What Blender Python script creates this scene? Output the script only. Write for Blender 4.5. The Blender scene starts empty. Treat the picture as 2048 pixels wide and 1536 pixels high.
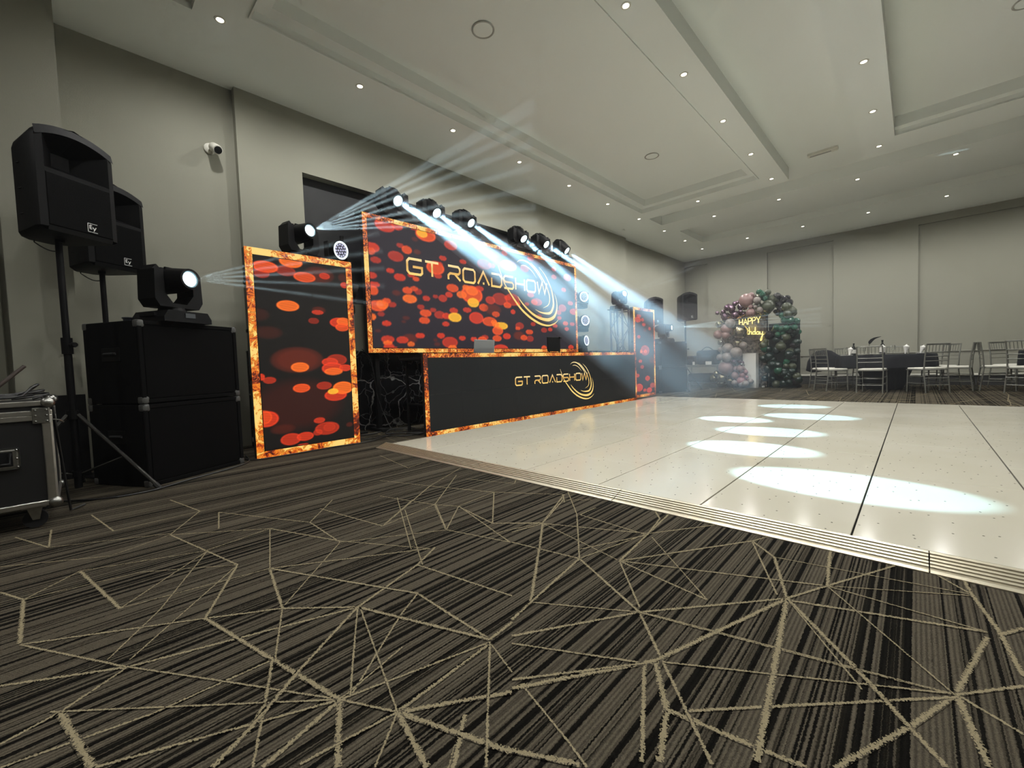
import bpy, bmesh, math, random
import numpy as np
from mathutils import Vector, Matrix

random.seed(7)
SC = bpy.context.scene
COL = SC.collection
PI = math.pi

# ------------------------------------------------------------------ camera
cam_data = bpy.data.cameras.new('camera')
cam_data.sensor_fit = 'HORIZONTAL'
cam_data.sensor_width = 36.0
cam_data.lens = 36.0 * 839.0 / 2048.0
cam_data.clip_start = 0.05
cam = bpy.data.objects.new('camera', cam_data)
COL.objects.link(cam)
YAW, PITCH, ROLL = 0.767448, 0.0459349, 0.0349315
_F = Vector((-math.sin(YAW) * math.cos(PITCH), math.cos(YAW) * math.cos(PITCH), -math.sin(PITCH)))
_R = Vector((math.cos(YAW), math.sin(YAW), 0))
_D = _F.cross(_R)
_R2 = _R * math.cos(ROLL) + _D * math.sin(ROLL)
_D2 = -_R * math.sin(ROLL) + _D * math.cos(ROLL)
_U, _B = -_D2, -_F
cam.matrix_world = Matrix(((_R2.x, _U.x, _B.x, 0), (_R2.y, _U.y, _B.y, 0), (_R2.z, _U.z, _B.z, 0.8), (0, 0, 0, 1)))
SC.camera = cam

# ------------------------------------------------------------------ world, exposure, light levels
HAZE = 0.0012
world = bpy.data.worlds.new('world')
SC.world = world
world.use_nodes = True
_wn = world.node_tree
_wn.nodes['Background'].inputs[0].default_value = (0, 0, 0, 1)
_wn.nodes['Background'].inputs[1].default_value = 0.0
_vs = _wn.nodes.new('ShaderNodeVolumeScatter')
_vs.inputs['Color'].default_value = (0.93, 0.96, 1.0, 1)
_vs.inputs['Density'].default_value = HAZE
_vs.inputs['Anisotropy'].default_value = 0.45
_wn.links.new(_vs.outputs[0], _wn.nodes['World Output'].inputs['Volume'])
SC.view_settings.view_transform = 'Standard'
SC.view_settings.look = 'None'
SC.view_settings.gamma = 1.0
SC.view_settings.use_curve_mapping = False
SC.view_settings.exposure = 0.0
SC.cycles.max_bounces = 5
SC.cycles.diffuse_bounces = 3
SC.cycles.glossy_bounces = 2
SC.cycles.transmission_bounces = 3
SC.cycles.transparent_max_bounces = 24
SC.cycles.volume_bounces = 0
SC.cycles.sample_clamp_indirect = 3.0
SC.cycles.use_adaptive_sampling = True
SC.cycles.adaptive_threshold = 0.10
SC.cycles.adaptive_min_samples = 12
E_DOWN = 60.0       # each ceiling downlight
E_BEAM = 2250.0     # each wash beam from the screen top (narrow optics: linear falloff)
E_FAN = 5200.0       # each thin ray of the patterned beams
E_WASH = 30.0       # each ring wash light
CEIL = 3.87

# ------------------------------------------------------------------ helpers
def NB(): return bmesh.new()

def add_box(bm, c, s, rot=None, bevel=0.0, seg=1):
    r = bmesh.ops.create_cube(bm, size=1.0)
    vs = r['verts']
    bmesh.ops.scale(bm, vec=Vector(s), verts=vs)
    if bevel > 0:
        es = list({e for v in vs for e in v.link_edges})
        rb = bmesh.ops.bevel(bm, geom=es, offset=bevel, segments=seg, affect='EDGES', profile=0.5)
        vs = list({v for f in rb['faces'] for v in f.verts} | {v for v in vs if v.is_valid})
    if rot is not None:
        bmesh.ops.rotate(bm, cent=(0, 0, 0), matrix=rot, verts=vs)
    bmesh.ops.translate(bm, vec=Vector(c), verts=vs)
    return vs

def frame_from(d):
    d = Vector(d).normalized()
    a = Vector((0, 0, 1)) if abs(d.z) < 0.95 else Vector((1, 0, 0))
    u = a.cross(d).normalized()
    v = d.cross(u)
    return d, u, v

def add_cyl(bm, p0, p1, r0, r1=None, seg=12, caps=True):
    r1 = r0 if r1 is None else r1
    p0, p1 = Vector(p0), Vector(p1)
    d, u, v = frame_from(p1 - p0)
    A, Bv = [], []
    for i in range(seg):
        t = 2 * PI * i / seg
        o = u * math.cos(t) + v * math.sin(t)
        A.append(bm.verts.new(p0 + o * r0)); Bv.append(bm.verts.new(p1 + o * r1))
    for i in range(seg):
        j = (i + 1) % seg
        bm.faces.new((A[i], A[j], Bv[j], Bv[i]))
    if caps:
        bm.faces.new(A[::-1]); bm.faces.new(Bv)
    return A + Bv

def add_tube(bm, pts, r, seg=6, closed=False):
    pts = [Vector(p) for p in pts]
    n = len(pts)
    rings = []
    for i, p in enumerate(pts):
        a = pts[(i - 1) % n] if (closed or i > 0) else p
        b = pts[(i + 1) % n] if (closed or i < n - 1) else p
        d, u, v = frame_from((b - a) if (b - a).length > 1e-9 else Vector((1, 0, 0)))
        rings.append([bm.verts.new(p + (u * math.cos(2 * PI * k / seg) + v * math.sin(2 * PI * k / seg)) * r) for k in range(seg)])
    m = n if closed else n - 1
    for i in range(m):
        A, Bv = rings[i], rings[(i + 1) % n]
        for k in range(seg):
            j = (k + 1) % seg
            bm.faces.new((A[k], A[j], Bv[j], Bv[k]))
    if not closed:
        bm.faces.new(rings[0][::-1]); bm.faces.new(rings[-1])

def add_lathe(bm, prof, seg=20, origin=(0, 0, 0), axis=(0, 0, 1), cap0=True, cap1=True):
    o = Vector(origin)
    d, u, v = frame_from(axis)
    rings = []
    for (r, h) in prof:
        rings.append([bm.verts.new(o + d * h + (u * math.cos(2 * PI * k / seg) + v * math.sin(2 * PI * k / seg)) * max(r, 1e-4)) for k in range(seg)])
    for A, Bv in zip(rings, rings[1:]):
        for k in range(seg):
            j = (k + 1) % seg
            bm.faces.new((A[k], A[j], Bv[j], Bv[k]))
    if cap0: bm.faces.new(rings[0][::-1])
    if cap1: bm.faces.new(rings[-1])

def add_prism(bm, pts, fn, d0, d1):
    """2-D outline pts, fn(a, b, d) -> 3-D point; extruded from d0 to d1"""
    A = [bm.verts.new(fn(a, b, d0)) for a, b in pts]
    Bv = [bm.verts.new(fn(a, b, d1)) for a, b in pts]
    n = len(pts)
    for i in range(n):
        j = (i + 1) % n
        bm.faces.new((A[i], A[j], Bv[j], Bv[i]))
    bm.faces.new(A[::-1]); bm.faces.new(Bv)

def quad(bm, *ps):
    return bm.faces.new([bm.verts.new(Vector(p)) for p in ps])

def obj(name, bm, mat, parent=None, smooth=False, label=None):
    bmesh.ops.recalc_face_normals(bm, faces=bm.faces[:])
    me = bpy.data.meshes.new(name)
    bm.to_mesh(me); bm.free()
    me.materials.append(mat)
    if smooth:
        me.polygons.foreach_set('use_smooth', [True] * len(me.polygons))
        try: me.set_sharp_from_angle(angle=math.radians(38))
        except Exception: pass
    o = bpy.data.objects.new(name, me)
    COL.objects.link(o)
    if parent is not None: o.parent = parent
    if label: o['label'] = label
    return o

def thing(name, label, cat, loc=(0, 0, 0), rz=0.0, group=None):
    o = bpy.data.objects.new(name, None)
    o.empty_display_size = 0.1
    COL.objects.link(o)
    o.location = loc; o.rotation_euler = (0, 0, rz)
    o['label'] = label; o['category'] = cat
    if group: o['group'] = group
    return o

def tag(o, label, cat, group=None, kind=None):
    o['label'] = label; o['category'] = cat
    if group: o['group'] = group
    if kind: o['kind'] = kind
    return o

def struct(name, bm, mat, label=None, smooth=False):
    o = obj(name, bm, mat, None, smooth)
    o['kind'] = 'structure'
    if label: o['label'] = label; o['category'] = name.split('_')[0]
    return o

def share(src, name, parent, loc=(0, 0, 0), rot=(0, 0, 0), scale=(1, 1, 1), label=None):
    c = src.copy(); COL.objects.link(c)
    c.name = name; c.parent = parent
    c.location = loc; c.rotation_euler = rot; c.scale = scale
    return c

def copy_thing(root, loc, rz, label, group=None):
    r = root.copy(); COL.objects.link(r)
    r.location = loc; r.rotation_euler = (0, 0, rz); r['label'] = label
    if group: r['group'] = group
    for ch in [c for c in bpy.data.objects if c.parent == root]:
        c = ch.copy(); COL.objects.link(c); c.parent = r
        for g in [g for g in bpy.data.objects if g.parent == ch]:
            d = g.copy(); COL.objects.link(d); d.parent = c
    return r

# ------------------------------------------------------------------ materials
def srgb(r, g, b):
    def f(c):
        c /= 255.0
        return c / 12.92 if c <= 0.04045 else ((c + 0.055) / 1.055) ** 2.4
    return (f(r), f(g), f(b), 1.0)

def mat(name, col, rough=0.6, metal=0.0, spec=0.5, coat=0.0, noise=0.0, nscale=8.0, bump=0.0, bscale=200.0, trans=0.0):
    m = bpy.data.materials.new(name)
    m.use_nodes = True
    nt = m.node_tree
    b = nt.nodes['Principled BSDF']
    b.inputs['Base Color'].default_value = col if len(col) == 4 else (*col, 1)
    b.inputs['Roughness'].default_value = rough
    b.inputs['Metallic'].default_value = metal
    b.inputs['Specular IOR Level'].default_value = spec
    b.inputs['Coat Weight'].default_value = coat
    b.inputs['Transmission Weight'].default_value = trans
    tc = nt.nodes.new('ShaderNodeTexCoord')
    if noise > 0:
        n = nt.nodes.new('ShaderNodeTexNoise'); n.inputs['Scale'].default_value = nscale; n.inputs['Detail'].default_value = 3
        nt.links.new(tc.outputs['Object'], n.inputs['Vector'])
        mx = nt.nodes.new('ShaderNodeMix'); mx.data_type = 'RGBA'
        c = b.inputs['Base Color'].default_value
        mx.inputs[6].default_value = (c[0] * (1 - noise), c[1] * (1 - noise), c[2] * (1 - noise), 1)
        mx.inputs[7].default_value = (min(1, c[0] * (1 + noise)), min(1, c[1] * (1 + noise)), min(1, c[2] * (1 + noise)), 1)
        nt.links.new(n.outputs['Fac'], mx.inputs[0]); nt.links.new(mx.outputs[2], b.inputs['Base Color'])
    if bump > 0:
        n2 = nt.nodes.new('ShaderNodeTexNoise'); n2.inputs['Scale'].default_value = bscale; n2.inputs['Detail'].default_value = 2
        nt.links.new(tc.outputs['Object'], n2.inputs['Vector'])
        bp = nt.nodes.new('ShaderNodeBump'); bp.inputs['Strength'].default_value = bump; bp.inputs['Distance'].default_value = 0.003
        nt.links.new(n2.outputs['Fac'], bp.inputs['Height']); nt.links.new(bp.outputs[0], b.inputs['Normal'])
    return m

def emis(name, col, strength):
    m = bpy.data.materials.new(name)
    m.use_nodes = True
    nt = m.node_tree
    nt.nodes.remove(nt.nodes['Principled BSDF'])
    e = nt.nodes.new('ShaderNodeEmission')
    e.inputs[0].default_value = col; e.inputs[1].default_value = strength
    nt.links.new(e.outputs[0], nt.nodes['Material Output'].inputs[0])
    m.cycles.emission_sampling = 'NONE'
    return m

M = {}
M['wall'] = mat('wall_paint', srgb(148, 147, 133), 0.85, noise=0.03, nscale=3, bump=0.15, bscale=120)
M['ceil'] = mat('ceiling_paint', srgb(240, 244, 239), 0.9, noise=0.015, nscale=2)
M['trim'] = mat('white_trim', srgb(220, 218, 206), 0.5)
M['black'] = mat('black_plastic', (0.004, 0.004, 0.0042), 0.5, spec=0.14, bump=0.2, bscale=500)
M['blackmatte'] = mat('black_matte', (0.005, 0.005, 0.005), 0.8, spec=0.2, noise=0.3, nscale=40)
M['carpetcover'] = mat('black_box_carpet', (0.004, 0.004, 0.004), 0.95, spec=0.08, noise=0.5, nscale=250, bump=0.5, bscale=700)
M['grille'] = mat('speaker_grille', (0.003, 0.003, 0.003), 0.7, spec=0.05, noise=0.4, nscale=500, bump=0.6, bscale=900)
M['steel'] = mat('worn_steel', (0.34, 0.34, 0.32), 0.32, metal=1.0, noise=0.25, nscale=60)
M['alu'] = mat('brushed_aluminium', (0.55, 0.54, 0.50), 0.34, metal=1.0, noise=0.15, nscale=30)
M['truss'] = mat('truss_aluminium', (0.22, 0.22, 0.24), 0.4, metal=0.8)
M['rubber'] = mat('black_rubber', (0.01, 0.01, 0.01), 0.8)
M['cable'] = mat('cable_black', (0.009, 0.009, 0.009), 0.5)
M['white'] = mat('white_print', (0.75, 0.75, 0.72), 0.6)
M['cloth'] = mat('black_cloth', (0.012, 0.013, 0.016), 0.9, spec=0.2, noise=0.3, nscale=20)
M['silverpaint'] = mat('silver_paint', (0.19, 0.19, 0.165), 0.4, metal=0.5)
M['cushion'] = mat('ivory_cushion', (0.72, 0.70, 0.62), 0.85, noise=0.05)
M['napkin'] = mat('white_napkin', (0.75, 0.74, 0.70), 0.9)
M['glass'] = mat('clear_glass', (0.9, 0.92, 0.92), 0.05, trans=1.0)
M['bottle'] = mat('dark_bottle', (0.01, 0.012, 0.01), 0.12, coat=0.5)
M['door'] = mat('dark_door', (0.02, 0.014, 0.01), 0.45, noise=0.3, nscale=12)
M['laptop'] = mat('silver_laptop', (0.33, 0.34, 0.34), 0.4, metal=0.5)
M['plinth'] = mat('white_plinth', (0.62, 0.61, 0.56), 0.6)
M['lamp'] = emis('lamp_glow', (1.0, 0.93, 0.72, 1), 14.0)
M['lens'] = emis('beam_lens', (0.86, 0.97, 1.0, 1), 6.0)
M['ring'] = emis('ring_glow', (0.80, 0.92, 1.0, 1), 1.6)
M['led'] = emis('wash_led', (0.72, 0.70, 0.95, 1), 0.75)
M['gold'] = emis('logo_gold', srgb(246, 205, 130), 1.0)
M['neon'] = emis('neon_yellow', (1.0, 0.80, 0.22, 1), 2.6)
DISCS_L=[(1.535,0.482,0.478,0.283,'b',0.8),(1.296,1.804,0.115,0.056,'o',1.0),(1.259,1.738,0.072,0.043,'r',0.45),(1.526,1.884,0.111,0.058,'O',1.0),(1.474,1.789,0.093,0.05,'r',0.4),(1.794,1.791,0.162,0.088,'d',0.6),(1.647,1.75,0.11,0.051,'o',0.9),(1.846,1.786,0.056,0.033,'r',0.8),(2.053,1.715,0.044,0.031,'r',0.9),(2.033,1.792,0.05,0.049,'d',0.4),(1.476,1.452,0.107,0.053,'O',1.0),(1.769,1.428,0.075,0.041,'d',0.6),(1.756,1.406,0.06,0.023,'r',0.8),(1.712,1.317,0.054,0.031,'r',0.35),(1.976,1.31,0.105,0.054,'r',0.95),(2.02,1.324,0.075,0.043,'O',0.9),(2.004,1.263,0.075,0.043,'o',0.9),(1.218,1.353,0.095,0.064,'d',0.2),(1.286,1.186,0.137,0.065,'d',0.25),(1.539,0.922,0.262,0.136,'d',0.8),(1.555,0.849,0.089,0.049,'O',1.0),(1.928,0.916,0.112,0.061,'r',0.5),(1.855,0.895,0.088,0.044,'r',0.9),(1.879,0.828,0.116,0.066,'r',0.9),(1.888,0.795,0.1,0.039,'O',0.8),(2.015,0.83,0.069,0.036,'r',1.0),(1.558,0.64,0.085,0.044,'o',1.0),(1.782,0.651,0.08,0.041,'r',0.55),(1.897,0.544,0.123,0.061,'r',0.9),(1.98,0.617,0.114,0.068,'O',1.0),(1.871,0.585,0.057,0.03,'y',1.0),(1.205,0.765,0.031,0.032,'r',1.0),(1.274,0.732,0.058,0.032,'r',0.6),(1.227,0.366,0.111,0.078,'r',0.95),(1.201,0.384,0.079,0.069,'o',0.6),(1.714,0.297,0.058,0.03,'r',0.8),(1.79,0.205,0.13,0.068,'r',0.6),(1.812,0.213,0.065,0.044,'r',0.4),(1.692,0.175,0.047,0.032,'r',0.6),(1.433,0.144,0.099,0.059,'r',0.75),(1.567,0.152,0.085,0.044,'r',0.9),(1.541,0.058,0.065,0.026,'r',0.7),(2.028,0.214,0.041,0.028,'d',0.5),(1.367,0.252,0.122,0.051,'d',0.4)]
DISCS_S=[(2.831,2.628,0.147,0.085,'r',0.8),(2.757,2.666,0.051,0.031,'o',0.9),(3.007,2.658,0.087,0.055,'r',0.9),(3.258,2.695,0.077,0.041,'r',0.7),(3.45,2.627,0.172,0.092,'o',0.95),(3.39,2.632,0.09,0.05,'y',0.9),(3.269,2.535,0.058,0.033,'d',0.6),(3.879,2.562,0.123,0.067,'r',0.8),(2.64,2.319,0.102,0.06,'r',0.9),(2.621,2.271,0.057,0.045,'o',0.8),(2.968,2.259,0.117,0.066,'r',0.6),(3.039,2.413,0.055,0.029,'r',0.6),(3.137,2.371,0.079,0.053,'o',0.9),(3.298,2.369,0.068,0.036,'d',0.7),(2.681,2.168,0.075,0.038,'r',0.6),(2.878,2.062,0.058,0.031,'r',0.9),(2.621,1.971,0.066,0.038,'r',0.8),(3.013,1.995,0.087,0.048,'r',0.85),(3.26,2.004,0.054,0.03,'o',0.9),(3.186,2.044,0.057,0.029,'r',0.7),(2.648,1.862,0.074,0.033,'r',0.9),(2.627,1.784,0.069,0.058,'o',0.95),(2.952,1.786,0.072,0.04,'d',0.7),(3.118,1.834,0.075,0.045,'o',0.95),(3.224,1.869,0.062,0.03,'o',0.8),(3.15,1.727,0.113,0.057,'O',1),(3.289,1.835,0.059,0.041,'r',0.5),(3.414,1.756,0.061,0.037,'r',0.8),(2.683,1.599,0.125,0.069,'o',0.95),(2.743,1.619,0.085,0.059,'O',0.9),(2.805,1.671,0.06,0.034,'o',0.9),(2.881,1.63,0.062,0.035,'r',0.6),(2.601,1.457,0.046,0.042,'O',0.95),(2.719,1.498,0.051,0.028,'r',0.5),(2.79,1.383,0.066,0.034,'r',0.95),(2.666,1.285,0.05,0.023,'d',0.5),(3.08,1.469,0.065,0.029,'d',0.6),(3.041,1.418,0.041,0.019,'d',0.6),(3.88,1.947,0.113,0.057,'o',0.9),(3.808,1.843,0.067,0.039,'r',0.9),(3.59,2.197,0.158,0.094,'o',0.95),(3.657,2.258,0.064,0.034,'r',0.8),(3.627,2.091,0.068,0.034,'r',0.8),(3.726,2.354,0.065,0.035,'r',0.8),(4.096,2.358,0.066,0.033,'r',0.8),(4.251,1.885,0.221,0.139,'o',0.95),(4.047,1.866,0.098,0.054,'O',0.9),(4.136,1.983,0.072,0.037,'O',0.9),(4.254,1.941,0.123,0.065,'O',0.9),(4.406,1.994,0.089,0.041,'r',0.8),(4.27,1.767,0.118,0.071,'y',1),(4.48,1.708,0.098,0.057,'o',0.9),(3.696,1.781,0.076,0.049,'r',0.7),(3.569,1.795,0.046,0.026,'r',0.6),(3.393,1.553,0.097,0.05,'o',0.95),(3.318,1.631,0.059,0.033,'r',0.6),(3.368,1.451,0.09,0.047,'o',0.9),(3.518,1.604,0.052,0.031,'r',0.6),(3.63,1.542,0.096,0.055,'r',0.6),(3.748,1.532,0.077,0.044,'r',0.9),(3.903,1.523,0.125,0.068,'y',1),(3.885,1.62,0.079,0.039,'r',0.8),(4.142,1.647,0.084,0.037,'r',0.8),(3.731,1.418,0.066,0.032,'r',0.9),(3.636,1.249,0.068,0.038,'r',0.95),(3.794,1.156,0.144,0.08,'r',0.7),(3.835,1.076,0.079,0.044,'O',0.95),(4.026,1.222,0.066,0.033,'r',0.9),(4.253,1.212,0.064,0.034,'r',0.95),(4.482,1.242,0.078,0.038,'r',0.6),(4.429,1.203,0.098,0.053,'o',0.95),(4.749,1.234,0.104,0.049,'o',0.9),(4.976,1.273,0.092,0.05,'r',0.95),(4.823,1.061,0.182,0.075,'r',0.95),(4.32,1.538,0.15,0.09,'r',0.9),(4.6,1.495,0.16,0.073,'o',0.85),(4.694,1.49,0.068,0.039,'O',0.9),(4.856,1.439,0.154,0.06,'y',1),(4.733,1.453,0.082,0.049,'O',0.9),(4.769,1.356,0.124,0.069,'o',0.95),(4.677,1.693,0.203,0.097,'d',0.7),(4.741,1.62,0.088,0.043,'o',0.8),(4.85,1.873,0.182,0.099,'r',0.5),(5.022,1.908,0.081,0.04,'r',0.9),(5.016,1.787,0.093,0.05,'o',0.95),(5.138,1.888,0.178,0.102,'r',0.6),(5.27,1.828,0.061,0.037,'o',0.9),(5.143,1.685,0.059,0.037,'r',0.95),(5.609,2.014,0.091,0.047,'r',0.8),(5.768,1.9,0.151,0.065,'r',0.7),(5.701,1.894,0.093,0.047,'o',0.8),(5.297,1.457,0.108,0.058,'r',0.5),(5.249,1.414,0.061,0.031,'o',0.9),(5.544,1.361,0.097,0.043,'o',0.85),(5.273,1.291,0.153,0.079,'d',0.9),(5.396,1.258,0.088,0.046,'o',0.9),(5.554,1.244,0.097,0.053,'r',0.5),(5.932,1.086,0.077,0.04,'o',0.9),(6.759,1.102,0.089,0.043,'r',0.95),(6.126,1.425,0.065,0.034,'r',0.9),(6.276,1.499,0.074,0.034,'r',0.9),(5.948,1.407,0.087,0.044,'r',0.5),(6.602,1.559,0.086,0.042,'o',0.9),(6.414,1.654,0.068,0.035,'r',0.9),(6.636,1.455,0.071,0.035,'r',0.9),(6.822,1.557,0.082,0.036,'r',0.8),(6.874,1.8,0.123,0.06,'r',0.9),(6.519,1.846,0.124,0.07,'r',0.7),(6.4,1.757,0.083,0.046,'r',0.7),(6.78,1.96,0.089,0.043,'r',0.9),(6.575,2.199,0.078,0.042,'r',0.9),(6.704,2.447,0.127,0.066,'r',0.9),(6.666,2.465,0.071,0.042,'o',0.9),(6.283,2.406,0.081,0.041,'r',0.8),(5.64,2.643,0.091,0.043,'r',0.9),(5.77,2.621,0.151,0.082,'d',0.6),(4.987,2.631,0.072,0.04,'r',0.8),(5.078,2.446,0.205,0.091,'r',0.6),(4.528,2.385,0.156,0.08,'r',0.5),(4.777,2.596,0.137,0.078,'d',0.6),(6.29,2.553,0.074,0.041,'r',0.8),(2.796,1.181,0.095,0.047,'r',0.8),(2.794,1.134,0.066,0.031,'O',0.9),(2.809,1.087,0.078,0.039,'r',0.9),(3.122,1.195,0.132,0.073,'d',0.7),(3.009,1.177,0.092,0.045,'r',0.8),(3.137,1.122,0.057,0.033,'O',0.8),(2.904,1.056,0.071,0.024,'r',0.9),(3.287,1.24,0.075,0.037,'r',0.95),(3.537,1.186,0.042,0.026,'d',0.6),(3.566,1.127,0.063,0.031,'d',0.6),(3.541,1.049,0.063,0.026,'r',0.6),(4.631,1.835,0.107,0.062,'r',0.7),(4.686,2.389,0.081,0.043,'r',0.7),(5.471,2.45,0.111,0.063,'r',0.7),(5.504,1.846,0.058,0.03,'r',0.7),(5.822,1.643,0.075,0.039,'r',0.6),(5.649,1.504,0.066,0.034,'r',0.6)]
DISCS_R=[(8.482,0.78,0.083,0.036,'r',0.9),(8.559,0.653,0.084,0.039,'r',0.6),(8.805,0.394,0.116,0.054,'r',0.9),(8.332,0.473,0.097,0.039,'r',0.8),(8.402,0.21,0.175,0.086,'r',0.9),(8.881,0.126,0.129,0.059,'r',0.9),(8.661,0.14,0.074,0.034,'r',0.9),(9.035,0.225,0.12,0.06,'r',0.6),(9.029,0.797,0.15,0.081,'d',0.7),(8.392,1.67,0.152,0.056,'r',0.9),(8.454,1.751,0.106,0.039,'r',0.7),(8.617,1.676,0.073,0.034,'r',0.8),(8.674,1.577,0.086,0.034,'r',0.9),(8.945,1.497,0.064,0.035,'r',0.8),(8.717,1.454,0.086,0.04,'d',0.7),(8.434,1.305,0.075,0.036,'r',0.9),(8.282,1.279,0.058,0.033,'d',0.8),(8.711,1.014,0.21,0.114,'r',0.6),(8.722,0.985,0.087,0.04,'o',0.9),(8.527,0.986,0.06,0.039,'O',0.9),(9.041,1.354,0.057,0.029,'d',0.7)]
SWOOSH=[[(4.827,2.404,0.0068),(4.881,2.289,0.0181),(4.954,2.146,0.0226),(5.032,2.049,0.0249),(5.125,1.952,0.0294),(5.262,1.817,0.0362),(5.39,1.717,0.0385),(5.567,1.617,0.0407),(5.753,1.544,0.0407),(5.915,1.504,0.0362),(6.083,1.496,0.0294),(6.223,1.529,0.0226),(6.314,1.571,0.0136),(6.379,1.624,0.0045)],[(5.269,1.956,0.0068),(5.338,1.883,0.0226),(5.453,1.792,0.0317),(5.603,1.701,0.0385),(5.758,1.638,0.0453),(5.92,1.605,0.0521),(6.088,1.603,0.0611),(6.229,1.654,0.0566),(6.304,1.735,0.0453),(6.342,1.847,0.0294),(6.334,1.978,0.0158),(6.278,2.103,0.0045)],[(5.716,1.765,0.0045),(5.843,1.727,0.0204),(5.975,1.714,0.0339),(6.111,1.723,0.0475),(6.183,1.77,0.0498),(6.237,1.872,0.0453),(6.237,1.98,0.0385),(6.201,2.139,0.0317),(6.121,2.28,0.0249),(6.009,2.415,0.0181),(5.85,2.53,0.0045)],[(5.63,2.575,0.0045),(5.799,2.471,0.0181),(5.923,2.352,0.0249),(6.034,2.228,0.0272),(6.112,2.087,0.0272),(6.132,1.971,0.0249),(6.084,1.871,0.0181),(5.938,1.807,0.0045)],[(5.276,2.527,0.0045),(5.343,2.569,0.0158),(5.448,2.583,0.0226),(5.583,2.558,0.0294),(5.735,2.473,0.0317),(5.858,2.365,0.0249),(5.952,2.261,0.0068)],[(5.369,2.486,0.0045),(5.444,2.5,0.0136),(5.549,2.482,0.0158),(5.654,2.431,0.0136),(5.73,2.369,0.0091),(5.776,2.323,0.0034)]]
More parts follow.
